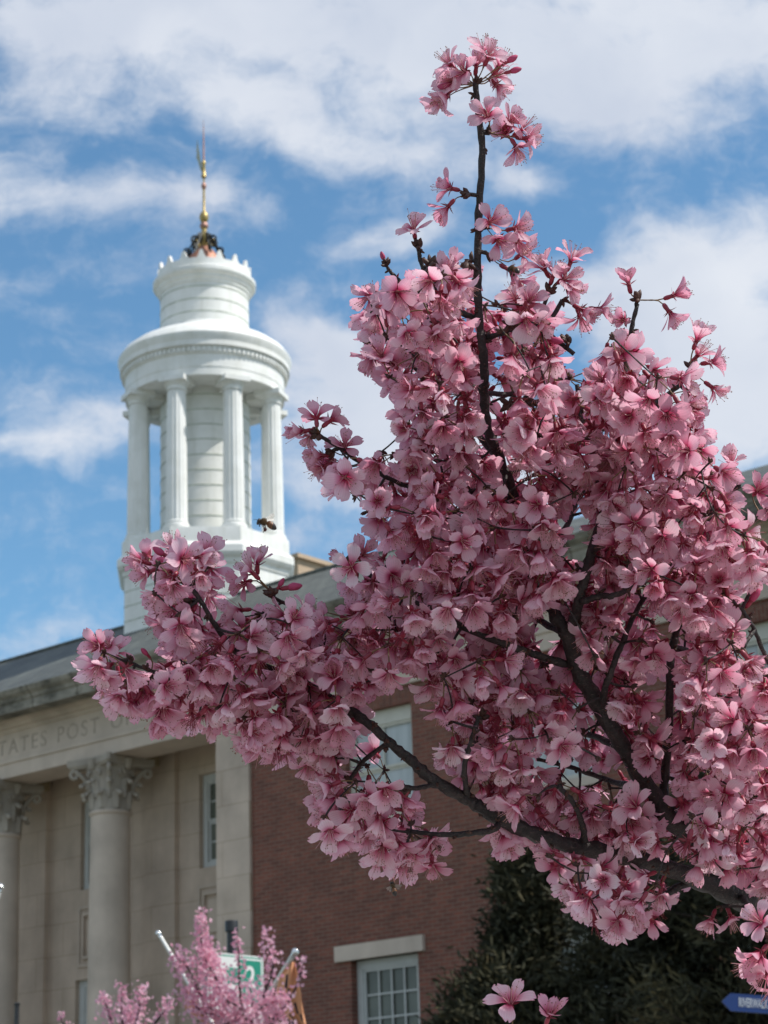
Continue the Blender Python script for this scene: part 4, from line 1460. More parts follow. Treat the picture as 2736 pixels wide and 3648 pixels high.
def spur(B):
    dd_ = np.linalg.norm(skP - B, axis=1)
    m_ = int(np.argmin(dd_))
    if 0.004 < dd_[m_] < 0.03:
        a_ = skP[m_]
        V_, F_ = tube_np(np.array([a_, (a_ * 2 + B) / 3 + rng.normal(size=3) * 0.0006, (a_ + B * 2) / 3 + rng.normal(size=3) * 0.0006, B]), np.array([0.0021, 0.0017, 0.0018, 0.0016]), 6, True, 0.08, m_)
        TW.add(V_, F_, 0)


def manual(bx, by, dep, items, sc=1.0, nscale=6):
    B = Wp(bx, by, dep)
    spur(B)
    scales(B, camdir(*( (items[0][0] - bx), (by - items[0][1]), 10)), nscale, min(sc, 1.5))
    for it in items:
        fx, fy, fd, dx, dy, dz = it[:6]
        op = it[6] if len(it) > 6 else 1.0
        d = camdir(dx, dy, dz)
        P = Wp(fx, fy, dep + fd) - d * 0.003
        if op < 0:
            BUDS.append((P, d, B, -op))
        else:
            add_flower(P, d, B, 0.0165 * (it[7] if len(it) > 7 else 1.0), op)


manual(1027, 183, 1.73, [(1058, 118, -0.008, 0.4, 0.75, 0.7), (1000, 152, -0.01, -0.6, 0.15, 0.8), (968, 135, 0.008, -0.7, 0.6, 0.3), (962, 205, 0, -0.75, -0.6, 0.15), (1078, 188, 0.01, 0.6, -0.55, 0.2), (1082, 138, 0.012, 0.6, 0.7, 0.3), (950, 222, 0.01, -0.7, -0.6, 0.4),
                         (1105, 128, 0.0, 0.85, 0.5, 0.1, -1.0), (1112, 152, 0.0, 0.95, 0.25, 0.1, -1.0), (962, 188, 0.0, -1, 0.05, 0.1, -1.1)], 1.4, 9)
manual(1027, 180, 1.735, [(1030, 135, 0.0, 0.1, 0.8, 0.5, 1.0, 1.0), (985, 170, 0.012, -0.5, 0.1, 0.7), (1075, 160, 0.015, 0.5, 0.3, 0.6), (972, 175, -0.004, -0.6, -0.1, 0.7, 1.0, 1.0), (1045, 105, 0.01, 0.0, 0.9, 0.3)], 1.0, 3)
manual(1058, 288, 1.73, [(1052, 248, -0.012, -0.2, 0.25, 0.9), (1104, 262, 0, 0.5, 0.4, 0.6), (1132, 278, 0.006, 0.7, 0.4, 0.35), (1118, 322, -0.004, 0.45, -0.8, 0.35), (1142, 300, 0.0, 0.9, -0.15, 0.3), (1092, 285, 0.01, -0.2, 0.1, 0.9)], 1.3, 7)
manual(1014, 420, 1.73, [(966, 405, 0, -0.9, 0.15, 0.35), (963, 452, 0.005, -0.65, -0.75, 0.2)], 1.9, 11)
manual(1050, 492, 1.73, [(1062, 478, -0.012, 0.45, 0.2, 0.8), (1078, 520, -0.008, 0.3, -0.35, 0.8), (1118, 492, 0, 0.75, 0.1, 0.5), (1122, 525, 0.01, 0.6, -0.7, 0.4)], 1.2, 6)
manual(1052, 548, 1.73, [(1105, 585, 0, 0.8, -0.45, 0.25, 1.0, 1.1), (1130, 545, 0.018, 0.4, 0.3, 0.5, 1.0, 1.15), (1120, 612, 0.01, 0.45, -0.8, 0.3)], 1.4, 7)
manual(1018, 565, 1.735, [(975, 575, 0.01, -0.5, 0.4, 0.6)], 1.5, 6)
manual(903, 535, 1.73, [(893, 492, -0.005, -0.15, 0.75, 0.55, 1.0, 1.05)], 1.9, 8)
manual(932, 572, 1.73, [(965, 585, 0.0, 0.4, 0.3, 0.8)], 1.6, 6)
manual(834, 575, 1.74, [(826, 552, 0.0, -0.3, 0.9, 0.1, -0.75)], 1.2, 5)
manual(1185, 632, 1.71, [(1198, 588, 0, 0.3, 0.85, 0.3), (1236, 558, 0.004, 0.35, 0.9, 0.2), (1222, 600, -0.008, 0.5, 0.3, 0.75), (1172, 575, 0.008, -0.5, 0.75, 0.3), (1232, 622, 0, 0.7, -0.5, 0.45)], 1.6, 8)
manual(1215, 648, 1.71, [(1262, 672, 0, 0.75, -0.45, 0.4), (1300, 668, 0.005, 0.9, -0.1, 0.3), (1255, 690, 0.01, 0.3, -0.9, 0.2)], 1.2, 5)
manual(1378, 648, 1.72, [(1356, 606, 0, -0.25, 0.85, 0.35, 0.45, 0.85), (1462, 636, 0, 0.8, 0.25, 0.25, 0.6, 1.0), (1450, 680, -0.003, 0.55, -0.8, 0.2, 1.0, 1.0), (1345, 690, 0.006, -0.5, 0.1, 0.7, 0.6, 0.7)], 1.9, 10)
manual(1490, 795, 1.73, [(1508, 728, 0, 0.3, 0.85, 0.3, 0.55, 1.1), (1542, 782, 0, 0.85, 0.1, 0.4, 1.0, 0.95), (1545, 842, 0.004, 0.75, -0.6, 0.3, 1.0, 0.95), (1512, 762, 0.01, 0.4, 0.5, 0.2), (1500, 845, 0.01, 0.1, -0.7, 0.6)], 1.8, 10)
manual(1590, 1035, 1.76, [(1578, 1000, 0, -0.1, 0.8, 0.5), (1560, 1030, 0, 0.3, 0.2, 0.8)], 1.2)
manual(1645, 1115, 1.68, [(1640, 1058, 0, 0.25, 0.35, 0.8, 1.0, 1.15), (1668, 1100, 0, 0.3, -0.2, 0.9)], 1.5)
manual(1592, 1318, 1.72, [(1566, 1262, -0.01, -0.3, 0.85, 0.45, 0.15, 1.15), (1628, 1290, 0, 0.55, 0.8, 0.2, -1.3), (1560, 1345, 0, -0.8, -0.1, 0.5)], 2.0, 10)
manual(1606, 1400, 1.72, [(1560, 1420, -0.01, -0.6, -0.5, 0.6, 1.0, 1.2), (1540, 1385, 0, -0.7, 0.1, 0.6), (1590, 1450, 0, -0.1, -0.8, 0.5)], 1.6, 7)
manual(283, 1432, 1.70, [(232, 1392, -0.006, -0.4, 0.55, 0.6, 1.0, 1.05), (222, 1450, 0, -0.6, -0.5, 0.5, 1.0, 1.0), (250, 1405, 0.012, 0.2, 0.7, 0.4)], 2.2, 14)
manual(325, 1460, 1.70, [(252, 1500, 0, -0.75, -0.5, 0.25, 0.7), (290, 1520, 0.004, -0.45, -0.8, 0.2, 0.7), (312, 1408, 0, -0.5, 0.6, 0.3, -0.8)], 1.2, 6)
manual(405, 1262, 1.70, [(388, 1212, -0.014, -0.05, 0.1, 0.95, 1.0, 1.0), (448, 1192, -0.008, 0.35, 0.5, 0.7, 1.0, 1.1), (316, 1238, 0, -0.7, -0.3, 0.55, 0.6, 1.0), (300, 1210, 0.004, -0.8, 0.3, 0.4), (432, 1245, 0, 0.3, -0.75, 0.45), (372, 1182, 0.014, -0.1, 0.85, 0.35, 1.0, 1.05), (365, 1238, 0.004, -0.4, -0.2, 0.9), (340, 1285, 0.006, -0.55, -0.7, 0.3),
                         (345, 1192, 0, -0.75, 0.5, 0.1, -1.1), (352, 1210, -0.004, -0.95, 0.1, 0.2, -1.0)], 1.3, 6)
manual(415, 1300, 1.70, [(372, 1318, -0.004, -0.5, -0.2, 0.8), (372, 1372, 0, -0.35, -0.8, 0.35), (350, 1348, 0.01, -0.6, -0.5, 0.5)], 1.8, 8)
manual(590, 1282, 1.71, [(540, 1232, -0.004, -0.6, 0.6, 0.3, 1.0, 1.05), (556, 1212, 0.006, 0.0, 0.9, 0.25, 0.7, 1.0), (632, 1268, 0, 1.0, 0.15, 0.1, -1.25), (608, 1258, 0, 0.5, 0.8, 0.1, -0.8), (524, 1262, 0.004, -0.5, -0.2, 0.6)], 2.2, 12)
manual(748, 1216, 1.72, [(732, 1205, 0, -0.8, 0.35, 0.2, 0.35, 0.7), (785, 1196, -0.006, 0.3, 0.5, 0.8, 1.0, 1.1), (765, 1262, 0, -0.2, -0.7, 0.5)], 1.6, 8)
manual(690, 938, 1.71, [(648, 932, 0, -0.85, -0.1, 0.35, 0.5, 1.0), (682, 898, -0.002, -0.1, 0.75, -0.5, 1.0, 1.05), (718, 905, 0.008, 0.6, 0.5, -0.3, 1.0, 0.9), (666, 948, 0.006, -0.4, -0.8, 0.3, 1.0, 0.7)], 1.9, 10)
manual(718, 975, 1.72, [(690, 985, 0.0, -0.8, -0.1, 0.3, 0.5, 0.9), (745, 962, 0, 0.1, 0.6, 0.7), (692, 1012, 0.003, -0.75, -0.4, 0.3)], 1.8, 8)
manual(1105, 2260, 1.66, [(1102, 2162, 0, -0.15, 0.85, 0.45, 0.95, 1.25), (1188, 2188, 0.01, 0.25, 0.85, 0.35, 0.9, 1.05)], 1.0, 4)
manual(1665, 2020, 1.60, [(1640, 2062, -0.005, -0.6, -0.5, 0.5, 1.0, 1.25), (1652, 2110, 0, -0.4, -0.8, 0.35, 1.0, 1.2), (1640, 1990, 0, -0.6, 0.4, 0.5, 1.0, 1.1), (1618, 2085, 0.01, -0.8, -0.3, 0.4), (1668, 2140, 0.01, -0.2, -0.9, 0.2)], 1.4, 6)
manual(1560, 1958, 1.80, [(1535, 1990, 0, -0.4, -0.8, 0.3, 0.6), (1580, 1985, 0, 0.3, -0.9, 0.2, 0.6)], 1.0, 4)
manual(1110, 692, 1.70, [(1145, 648, -0.006, 0.2, 0.4, 0.85, 1.0, 1.05), (1112, 640, 0, -0.3, 0.7, 0.5), (1185, 712, 0, 0.6, 0.2, 0.2, -1.0), (1200, 735, -0.002, 0.8, -0.2, 0.3, -1.1), (1178, 740, 0, 0.3, -0.5, 0.5, -1.0), (1168, 718, 0.004, 0.2, 0.4, 0.6, -1.0)], 1.3, 6)
for (bx, by) in ((1228, 742), (1100, 872), (1120, 880), (1140, 868), (930, 575), (1010, 570), (1100, 700), (1310, 862), (1290, 1180), (1040, 1552), (880, 1712)):
    spur(Wp(bx, by, 1.705))
    scales(Wp(bx, by, 1.705), camdir(rng.normal(), rng.normal(), 0.3), 7, 1.7)

for ki in range(0, len(SEGS), 5):
    p_, r_0 = SKEL[ki]
    if rng.random() < 0.75:
        dd_ = unit(rng.normal(size=3))
        scales(p_ + dd_ * r_0 * 0.85, dd_, int(rng.integers(2, 5)), rng.uniform(0.7, 1.1))

# blossom of the crown beyond the right edge of the view
for _ in range(420):
    q = OFFX[int(rng.integers(len(OFFX)))] + rng.normal(size=3) * np.array([0.10, 0.12, 0.12])
    qx, qy = proj_d(q)
    if (q - EYE) @ FWD < 0.8 or qx > 1760 or qy < -120:
        add_cluster(q, rng.normal(size=3), int(rng.integers(3, 6)))

# ---- build: the hundred flowers that show largest stand alone, the rest are one mass
buf = {}


def score(f):
    c = f['p']; dep = (c - EYE) @ FWD
    x, y = proj_d(c)
    vis = 0 < x < 1659 and 0 < y < 2212
    facing = -(f['d'] @ FWD)
    return (0 if vis else 10) + dep - 0.03 * facing


order = sorted(range(len(FL)), key=lambda i: score(FL[i]))
man = [i for i in range(n_auto, len(FL)) if score(FL[i]) < 8]
front = [i for i in order if i not in set(man)]
solo = set((man + front)[:100])
for i, f in enumerate(FL):
    rg = np.random.default_rng(1000 + f['seed'] * 7)
    near = (f['p'] - EYE) @ FWD < 1.81
    (pv, pf, pt, ps), (sv, sf, sm), (cv, cf) = flower(rg, f['L'], f['o'], 16 if near else 8)
    Rm = frame(f['d'], f['sp'])
    tr_ = lambda X: X @ Rm.T + f['p']
    kv, kf = stalk(f['b'], f['p'] - f['d'] * 0.0070, f['d'])
    bare = (i < n_auto and i not in solo and rg.random() < 0.07)
    if bare:
        kk = len(pv) * 0
        mass.add(tr_(sv), sf, [3 if q == 0 else 2 for q in sm]); mass.add((cv * 1.15) @ Rm.T + f['p'], cf, 3); mass.add(kv, kf, 4)
        continue
    if i in solo:
        root = np_mesh('blossom', pv @ Rm.T, pf, PETAL, attrs={'t': pt, 's': ps, 'rnd': np.full(len(pv), f['r'])}, parent=TREE)
        root.location = tuple(f['p'] - TO)
        np_mesh('stamens', sv @ Rm.T, sf, [FILAMENT, ANTHER], mi=sm, parent=root, smooth=False)
        cvv = np.vstack([cv @ Rm.T, kv - f['p']])
        np_mesh('calyx', cvv, cf + [tuple(len(cv) + q for q in g_) for g_ in kf], [CALYX, STALK], mi=[0] * len(cf) + [1] * len(kf), parent=root)
    else:
        mass.add(tr_(pv), pf, 0, pt, ps, f['r'])
        mass.add(tr_(sv), sf, [1 + q for q in sm])
        mass.add(tr_(cv), cf, 3)
        mass.add(kv, kf, 4)
BM = np_mesh('blossoms', np.concatenate(mass.V), mass.F, FM, mi=mass.M, attrs={'t': np.concatenate(mass.T), 's': np.concatenate(mass.S), 'rnd': np.concatenate(mass.R)}, parent=TREE, off=TO)
BM['kind'] = 'stuff'
o = np_mesh('bud_scales', np.concatenate(SCALES.V), SCALES.F, FM, mi=SCALES.M, parent=TREE, off=TO); o['kind'] = 'stuff'
o = np_mesh('twigs', np.concatenate(TW.V), TW.F, [BARK], parent=TREE, off=TO); o['kind'] = 'stuff'
for (P, d, B, s) in BUDS:
    prof = [(0.0, 0.0009), (0.002, 0.0019), (0.0045, 0.0021), (0.0065, 0.0020), (0.0072, 0.0027), (0.0105, 0.0036), (0.0135, 0.0031), (0.0160, 0.0018), (0.0172, 0.0003)]
    s = s * 0.86
    pts_ = np.array([P + d * (z - 0.007) * s for z, r in prof])
    V_, F_ = tube_np(pts_, np.array([r for z, r in prof]) * s * 0.85, 10, True, 0.07, int(abs(P[0]) * 1e5) % 999)
    mi_ = [0 if (k // 10) < 4 else 1 for k in range(len(F_) - 2)] + [0, 1]
    bo = np_mesh('flower_bud', V_ - P, F_, [CALYX, BUDPINK], mi=mi_, parent=TREE)
    bo.location = tuple(P - TO)
    V_, F_ = stalk(B, P - d * 0.007 * s, d)
    np_mesh('stalk', V_ - P, F_, STALK, parent=bo)
print('flowers', len(FL), 'solo', len(solo), 'clusters', NLAY, 'faces', len(mass.F))

# ------------------------------------------------------------------ bees
BEE_HAIR = mat_simple('bee_fuzz', (0.085, 0.048, 0.020), 0.95, var=0.5, scale=700)
BEE_DARK = mat_simple('bee_dark', (0.022, 0.015, 0.013), 0.4, var=0.3, scale=300)
BEE_AMBER = mat_simple('bee_amber_band', (0.17, 0.06, 0.015), 0.45, var=0.3, scale=400)
POLLEN = mat_simple('pollen_load', (0.09, 0.03, 0.025), 0.9, var=0.3, scale=500)
mw, tw_, bw_, ow_ = new_mat('bee_wing')
bw_.inputs['Base Color'].default_value = (0.5, 0.42, 0.36, 1)
bw_.inputs['Roughness'].default_value = 0.3
bw_.inputs['Alpha'].default_value = 0.28


def bee(label, P, fwd, up, s=1.0, legs_down=True, hang=True):
    """14 mm long, head towards +X; placed with its own frame"""
    f = unit(fwd); u_ = unit(np.asarray(up) - f * (np.asarray(up) @ f)); r_ = np.cross(f, u_)
    root = bpy.data.objects.new('honey_bee', None); COL.objects.link(root)
    root.empty_display_size = 0.01
    root.matrix_world = Matrix(((f[0] * s, -r_[0] * s, u_[0] * s, P[0]), (f[1] * s, -r_[1] * s, u_[1] * s, P[1]), (f[2] * s, -r_[2] * s, u_[2] * s, P[2]), (0, 0, 0, 1)))
    tagit(root, label, 'bee', 'bees visiting the blossom')
    mm = 0.001
    # one continuous body: abdomen, waist, thorax, neck, head
    st = [(-8.2, -1.7, 0.15), (-7.9, -1.65, 0.8), (-7.0, -1.35, 1.65), (-5.8, -0.95, 2.15), (-4.6, -0.6, 2.35), (-3.4, -0.3, 2.3), (-2.4, -0.1, 2.0), (-1.7, 0, 1.35), (-1.3, 0.05, 1.1), (-0.9, 0.15, 1.7), (0.0, 0.3, 2.15), (1.0, 0.35, 2.2), (2.0, 0.25, 1.9), (2.7, 0.1, 1.3), (2.95, 0.0, 0.95), (3.2, -0.05, 1.35), (3.8, -0.2, 1.7), (4.5, -0.35, 1.55), (4.95, -0.5, 0.9), (5.1, -0.6, 0.1)]
    st = smooth_path(st, 3)
    n = 20; V_, F_, mi_ = [], [], []
    for x, z, r in st:
        for k in range(n):
            a = 2 * pi * k / n
            zz = 1.0 if x < 2.95 else 1.15
            V_.append((x * mm, r * cos(a) * mm * (1.0 if x < 2.95 else 1.05), (z + r * zz * sin(a) - (0.4 if x > 3 and sin(a) < -0.5 else 0)) * mm))
    for i in range(len(st) - 1):
        x = (st[i][0] + st[i + 1][0]) / 2
        m_ = 0
        if x < -1.5:
            m_ = 2 if (x > -5.6 and (x * 1.35) % 1.9 > 0.62) else 1
        elif x > 2.9: m_ = 1
        for k in range(n):
            F_.append((i * n + k, i * n + (k + 1) % n, (i + 1) * n + (k + 1) % n, (i + 1) * n + k)); mi_.append(m_)
    F_ += [tuple(range(n))[::-1], tuple((len(st) - 1) * n + k for k in range(n))]; mi_ += [1, 1]
    # fuzz: fine hairs on the thorax belong to the body's surface
    r2 = np.random.default_rng(5)
    for _ in range(420):
        a = r2.uniform(0, 2 * pi); x = r2.uniform(-1.0, 3.4); r = np.interp(x, [q[0] for q in st], [q[2] for q in st]); z0 = np.interp(x, [q[0] for q in st], [q[1] for q in st])
        c0 = np.array([x, r * cos(a), z0 + r * sin(a)]) * mm; d = unit(np.array([r2.normal() * 0.3, cos(a), sin(a)])) * 0.75 * mm
        t_ = np.array([0.07, 0.03, 0]) * mm
        b0 = len(V_)
        V_ += [tuple(c0 - t_ - d * 0.2), tuple(c0 + t_ - d * 0.2), tuple(c0 + d)]
        F_.append((b0, b0 + 1, b0 + 2)); mi_.append(0)
    np_mesh('body', V_, F_, [BEE_HAIR, BEE_DARK, BEE_AMBER], mi=mi_, parent=root)
    for sy in (-1, 1):
        mb = MB()
        for k in range(9):
            pass
        prof = [(0.05, -0.75), (0.38, -0.6), (0.52, 0), (0.38, 0.6), (0.05, 0.75)]
        vs, fs = [], []
        for r, z in prof:
            for k in range(10):
                a = 2 * pi * k / 10
                vs.append(((3.85 + 0.55 * r * cos(a)) * mm, (sy * 1.45 + 0.6 * r * sin(a)) * mm, (-0.05 + z * 1.1) * mm))
        for i in range(4):
            for k in range(10): fs.append((i * 10 + k, i * 10 + (k + 1) % 10, (i + 1) * 10 + (k + 1) % 10, (i + 1) * 10 + k))
        mb.add(vs, fs); mb.build('eye', BEE_DARK, root)
        mb = MB(); mb.tube([(4.6 * mm, sy * 0.5 * mm, 0.1 * mm), (5.6 * mm, sy * 0.9 * mm, 0.55 * mm), (6.6 * mm, sy * 1.3 * mm, 0.2 * mm), (7.4 * mm, sy * 1.5 * mm, -0.4 * mm)], 0.00013, 5)
        mb.build('antenna', BEE_DARK, root)
        # wings at rest angle, raised and swept back
        for (ln, wd, x0, zl, sw) in ((9.0, 2.7, 1.2, 0.62, -0.50), (6.2, 2.0, 0.0, 0.45, -0.85)):
            vs, fs = [], []
            d = unit(np.array([sw, sy * 0.62, zl])); q = unit(np.cross(d, np.array([0, -sy * 0.5, 1.0])))
            q = unit(np.array([-0.8, -sy * 0.2, -0.45])); 
            for i in range(8):
                t = i / 7
                wv = wd * (0.12 + 0.88 * sin(pi * min(1, t * 0.62 + 0.04))) * (1 if t < 0.85 else 1 - (t - 0.85) * 3.5)
                c0 = np.array([x0, sy * 1.3, 1.7]) + d * ln * t
                vs += [tuple(c0 * mm), tuple((c0 + q * wv * 0.5) * mm), tuple((c0 + q * wv) * mm)]
            for i in range(7):
                for j in range(2): fs.append((i * 3 + j, i * 3 + j + 1, i * 3 + 4 + j, i * 3 + 3 + j))
            mb = MB(); mb.add(vs, fs); mb.build('wing', mw, root)
        for (x0, pts) in ((2.0, [(2.0, 1.3, -1.2), (2.9, 1.9, -2.3), (2.4, 1.6, -3.0), (2.7, 1.4, -3.5)]), (0.8, [(0.8, 1.4, -1.4), (0.4, 2.1, -2.6), (-0.4, 1.7, -3.4), (-0.2, 1.5, -4.2)]),
                          (-0.4, [(-0.4, 1.3, -1.3), (-1.0, 1.9, -2.8), (-1.2, 1.6, -4.3), (-0.6, 1.4, -5.6), (-0.9, 1.3, -6.3)])):
            mb = MB()
            P_ = smooth_path([(a * mm, sy * b_ * mm, c * mm) for a, b_, c in pts], 4)
            mb.tube(P_, [0.00034 * (1 - 0.7 * i / len(P_)) for i in range(len(P_))], 6)
            lg = mb.build('leg', BEE_DARK, root)
            if x0 < 0:
                mb = MB(); mb.lathe([(0.0001, -0.0013), (0.0008, -0.0008), (0.00105, 0), (0.0008, 0.0009), (0.0001, 0.0013)], 10, (-0.0014, sy * 0.0016))
                q = mb.build('pollen_load', POLLEN, lg); q.location = (0, 0, -0.0042)
    return root


bee('honey bee flying to the left in front of the white cupola', Wp(572, 1129, 1.35), camdir(-0.96, 0.27, 0.1), UP * 0.95 + FWD * 0.0 - RIGHT * 0.1, 0.98)
bee('honey bee clinging under a pale blossom by the topmost upright branch', Wp(1108, 581, 1.69), camdir(-0.62, 0.18, -0.75), UP * 0.9 + RIGHT * 0.3, 1.0)
bee('honey bee seen from behind below the lowest hanging blossoms, against the brick wall', Wp(849, 1916, 1.61), camdir(-0.25, 0.75, -0.6), UP * 0.5 - FWD * 0.8, 0.86)

# ------------------------------------------------------------------ street trees in blossom, sign post, banner poles
SMALLP = PETAL


def blossom_blob(M_, c, s, rg, n=5):
    """a loose flower of five bent petals"""
    d = unit(rg.normal(size=3) + np.array([0, -0.4, 0.1])); R_ = frame(d, rg.uniform(0, 6))
    vs, fs, tt = [], [], []
    for k in range(n):
        a = 2 * pi * k / n
        lift = rg.uniform(0.1, 0.8)
        for (r, w_, z) in ((0.08, 0.12, 0), (0.6, 0.36, 0.35 * lift), (1.0, 0.2, 0.4 * lift)):
            for sgn in (-1, 1):
                vs.append((s * (r * cos(a) - sgn * w_ * sin(a)), s * (r * sin(a) + sgn * w_ * cos(a)), s * z)); tt.append(0.42 + 0.36 * r)
        b0 = k * 6
        fs += [(b0, b0 + 1, b0 + 3, b0 + 2), (b0 + 2, b0 + 3, b0 + 5, b0 + 4)]
    M_.add(np.array(vs) @ R_.T + c, fs, 0, np.array(tt), None, rg.random())


def street_cherry(label, dep, base_xy, shoots, name='cherry_tree'):
    """shoots: list of polylines on the photo's grid with (x,y,depth offset) and density, blossom spread in m"""
    rg = np.random.default_rng(len(label))
    base = Wp(*base_xy, dep); root = empty(name, (float(base[0]), float(base[1]), 0))
    tagit(root, label, 'tree', 'young cherry trees along the street')
    off = np.array(root.location)
    M_ = Mass(); mb = MB()
    fork = np.array([base[0], base[1], 1.5])
    tb = MB(); tb.tube([(0, 0, 0), (0.01, 0.01, 0.7), tuple(fork - off)], [0.06, 0.045, 0.035], 12); tb.build('trunk', BARK, root)
    for (pl, dens, spr) in shoots:
        P = smooth_path([tuple(Wp(x, y, dep + dz)) for x, y, dz in pl], 8)
        full = np.vstack([fork, (fork + P[0]) / 2 + np.array([0.02, 0, 0.05]), P])
        full = smooth_path(full, 2)
        bb = MB(); bb.tube(full - off, np.linspace(0.011, 0.0016, len(full)), 6); bb.build('branch', BARK, root)
        L_ = np.linalg.norm(np.diff(P, axis=0), axis=1).sum()
        for _ in range(int(L_ * dens * 1.7)):
            t = rg.random(); q = P[int(t * (len(P) - 1))]
            blossom_blob(M_, q + rg.normal(size=3) * spr * (1.1 - 0.6 * t), rg.uniform(0.008, 0.0125), rg)
    o = np_mesh('crown', np.concatenate(M_.V), M_.F, [SMALLP], attrs={'t': np.concatenate(M_.T), 's': np.concatenate(M_.S), 'rnd': np.concatenate(M_.R)}, parent=root, off=off)
    return root


sh = []
sh += [([(520, 2225, 0), (470, 2120, 0), (440, 2060, 0.05), (432, 1965, 0.05)], 520, 0.045), ([(500, 2225, 0), (440, 2160, 0), (405, 2090, 0), (378, 2065, 0)], 560, 0.055),
       ([(520, 2225, 0.1), (475, 2150, 0.1), (455, 2080, 0.1), (450, 2045, 0.1)], 620, 0.055), ([(530, 2225, 0), (518, 2140, -0.1), (516, 2070, -0.1), (512, 2010, -0.1)], 150, 0.03),
       ([(540, 2225, 0), (570, 2150, 0), (590, 2090, 0), (580, 2050, 0), (577, 2005, 0)], 230, 0.04), ([(560, 2235, 0), (625, 2160, 0), (650, 2100, 0), (652, 2065, 0)], 90, 0.02),
       ([(540, 2225, -0.1), (520, 2180, -0.1), (490, 2160, -0.1), (470, 2130, -0.1)], 900, 0.07), ([(540, 2225, -0.1), (560, 2180, -0.1), (590, 2165, -0.1), (622, 2150, -0.1)], 600, 0.04),
       ([(530, 2235, 0), (480, 2200, 0), (430, 2180, 0), (395, 2130, 0)], 700, 0.06), ([(560, 2235, 0), (590, 2205, 0), (615, 2190, 0)], 800, 0.07),
       ([(540, 2225, 0.1), (545, 2170, 0.1), (540, 2130, 0.1)], 500, 0.06)]
street_cherry('young pink cherry tree hiding a green and white street sign', 11.6, (530, 2300), sh)
sh = [([(270, 2240, 0), (262, 2180, 0), (265, 2125, 0)], 330, 0.035), ([(285, 2240, 0), (300, 2180, 0), (305, 2130, 0)], 420, 0.04), ([(250, 2240, 0), (232, 2180, 0), (222, 2150, 0)], 350, 0.035),
      ([(310, 2240, 0), (350, 2190, 0), (368, 2155, 0)], 260, 0.035), ([(275, 2250, 0.1), (290, 2205, 0.1), (275, 2180, 0.1)], 700, 0.05), ([(180, 2260, 0), (140, 2215, 0), (128, 2190, 0)], 120, 0.022)]
street_cherry('smaller pink cherry treetop at the bottom edge in front of the stone columns', 12.4, (270, 2330), sh)

# post with a parking style sign
PX, PY, PDEP = 500, 2250, 15.2
pb = Wp(PX, 2190, PDEP)
PT = Wp(500, 1989, PDEP)
post = empty('sign_post', (float(PT[0]), float(PT[1]), 0)); tagit(post, 'black street post with a ringed cap rising behind the green and white sign', 'post')
ht = float(PT[2])
mb = MB(); mb.lathe([(0.045, 0.1), (0.036, 0.5), (0.033, ht - 0.08)], 16); mb.lathe([(0.07, 0), (0.075, 0.06), (0.05, 0.12)], 16, capb=True); mb.build('pole', BLACKPAINT, post)
mb = MB(); mb.lathe([(0.034, ht - 0.08), (0.046, ht - 0.075), (0.046, ht - 0.01), (0.043, ht), (0.001, ht + 0.004)], 18); mb.build('cap', BLACKPAINT, post)
# sign: facing the picture's right-hand front, the same way as the flags' bracket
SGN = Wp(510, 2133, PDEP - 0.28)
sroot = empty('street_sign', tuple(SGN), radians(49)); tagit(sroot, 'green and white street sign with a rounded panel half hidden by pink blossom', 'sign')
GREEN = mat_simple('sign_green', (0.005, 0.20, 0.13), 0.35, var=0.06)
SIGNW = mat_simple('sign_white', (0.62, 0.62, 0.60), 0.35, var=0.05)


def rrect(mb, x0, x1, z0, z1, y, th, r, mi=0):
    pts = []
    for cx, cz, a0 in ((x1 - r, z1 - r, 0), (x0 + r, z1 - r, pi / 2), (x0 + r, z0 + r, pi), (x1 - r, z0 + r, 1.5 * pi)):
        for k in range(6):
            a = a0 + k * pi / 10
            pts.append((cx + r * cos(a), cz + r * sin(a)))
    n = len(pts)
    mb.add([(x, y, z) for x, z in pts] + [(x, y + th, z) for x, z in pts], [tuple(range(n)), tuple(range(n, 2 * n))[::-1]] + [(i, n + i, n + (i + 1) % n, (i + 1) % n) for i in range(n)], mi)


SWD, SHT = 0.27, 0.225
mb = MB(); rrect(mb, -SWD, SWD, -SHT, SHT, 0, 0.006, 0.03); mb.build('sign_panel', SIGNW, sroot, smooth=0)
mb = MB(); rrect(mb, -SWD + 0.012, SWD - 0.012, -SHT + 0.012, SHT - 0.012, -0.003, 0.0025, 0.022); mb.build('sign_border', GREEN, sroot, smooth=0)
mb = MB(); rrect(mb, -SWD + 0.022, SWD - 0.022, -SHT + 0.022, SHT - 0.022, -0.006, 0.0025, 0.016); mb.build('sign_face', SIGNW, sroot, smooth=0)
mb = MB(); rrect(mb, 0.03, SWD - 0.035, -0.10, SHT - 0.035, -0.009, 0.0025, 0.012); mb.build('green_block', GREEN, sroot, smooth=0)
mb = MB(); rrect(mb, -0.10, 0.02, 0.02, 0.13, -0.009, 0.0025, 0.008); mb.build('green_block', GREEN, sroot, smooth=0)


def text(s, size, loc, mat, parent, name='lettering', sx=1.0, rot=(pi / 2, 0, 0), ext=0.0008):
    c_ = bpy.data.curves.new(name, 'FONT'); c_.body = s; c_.size = size; c_.align_x = 'CENTER'; c_.align_y = 'CENTER'; c_.extrude = ext; c_.offset = size * 0.02
    tmp = bpy.data.objects.new('tmp', c_); COL.objects.link(tmp); bpy.context.view_layer.update()
    me_ = bpy.data.meshes.new_from_object(tmp.evaluated_get(bpy.context.evaluated_depsgraph_get()))
    bpy.data.objects.remove(tmp)
    me_.name = name; me_.materials.clear(); me_.materials.append(mat)
    o = bpy.data.objects.new(name, me_); COL.objects.link(o); o.parent = parent
    o.location = loc; o.rotation_euler = rot; o.scale = (sx, 1, 1)
    return o


text('2', 0.20, (0.13, -0.0105, 0.07), SIGNW, sroot)


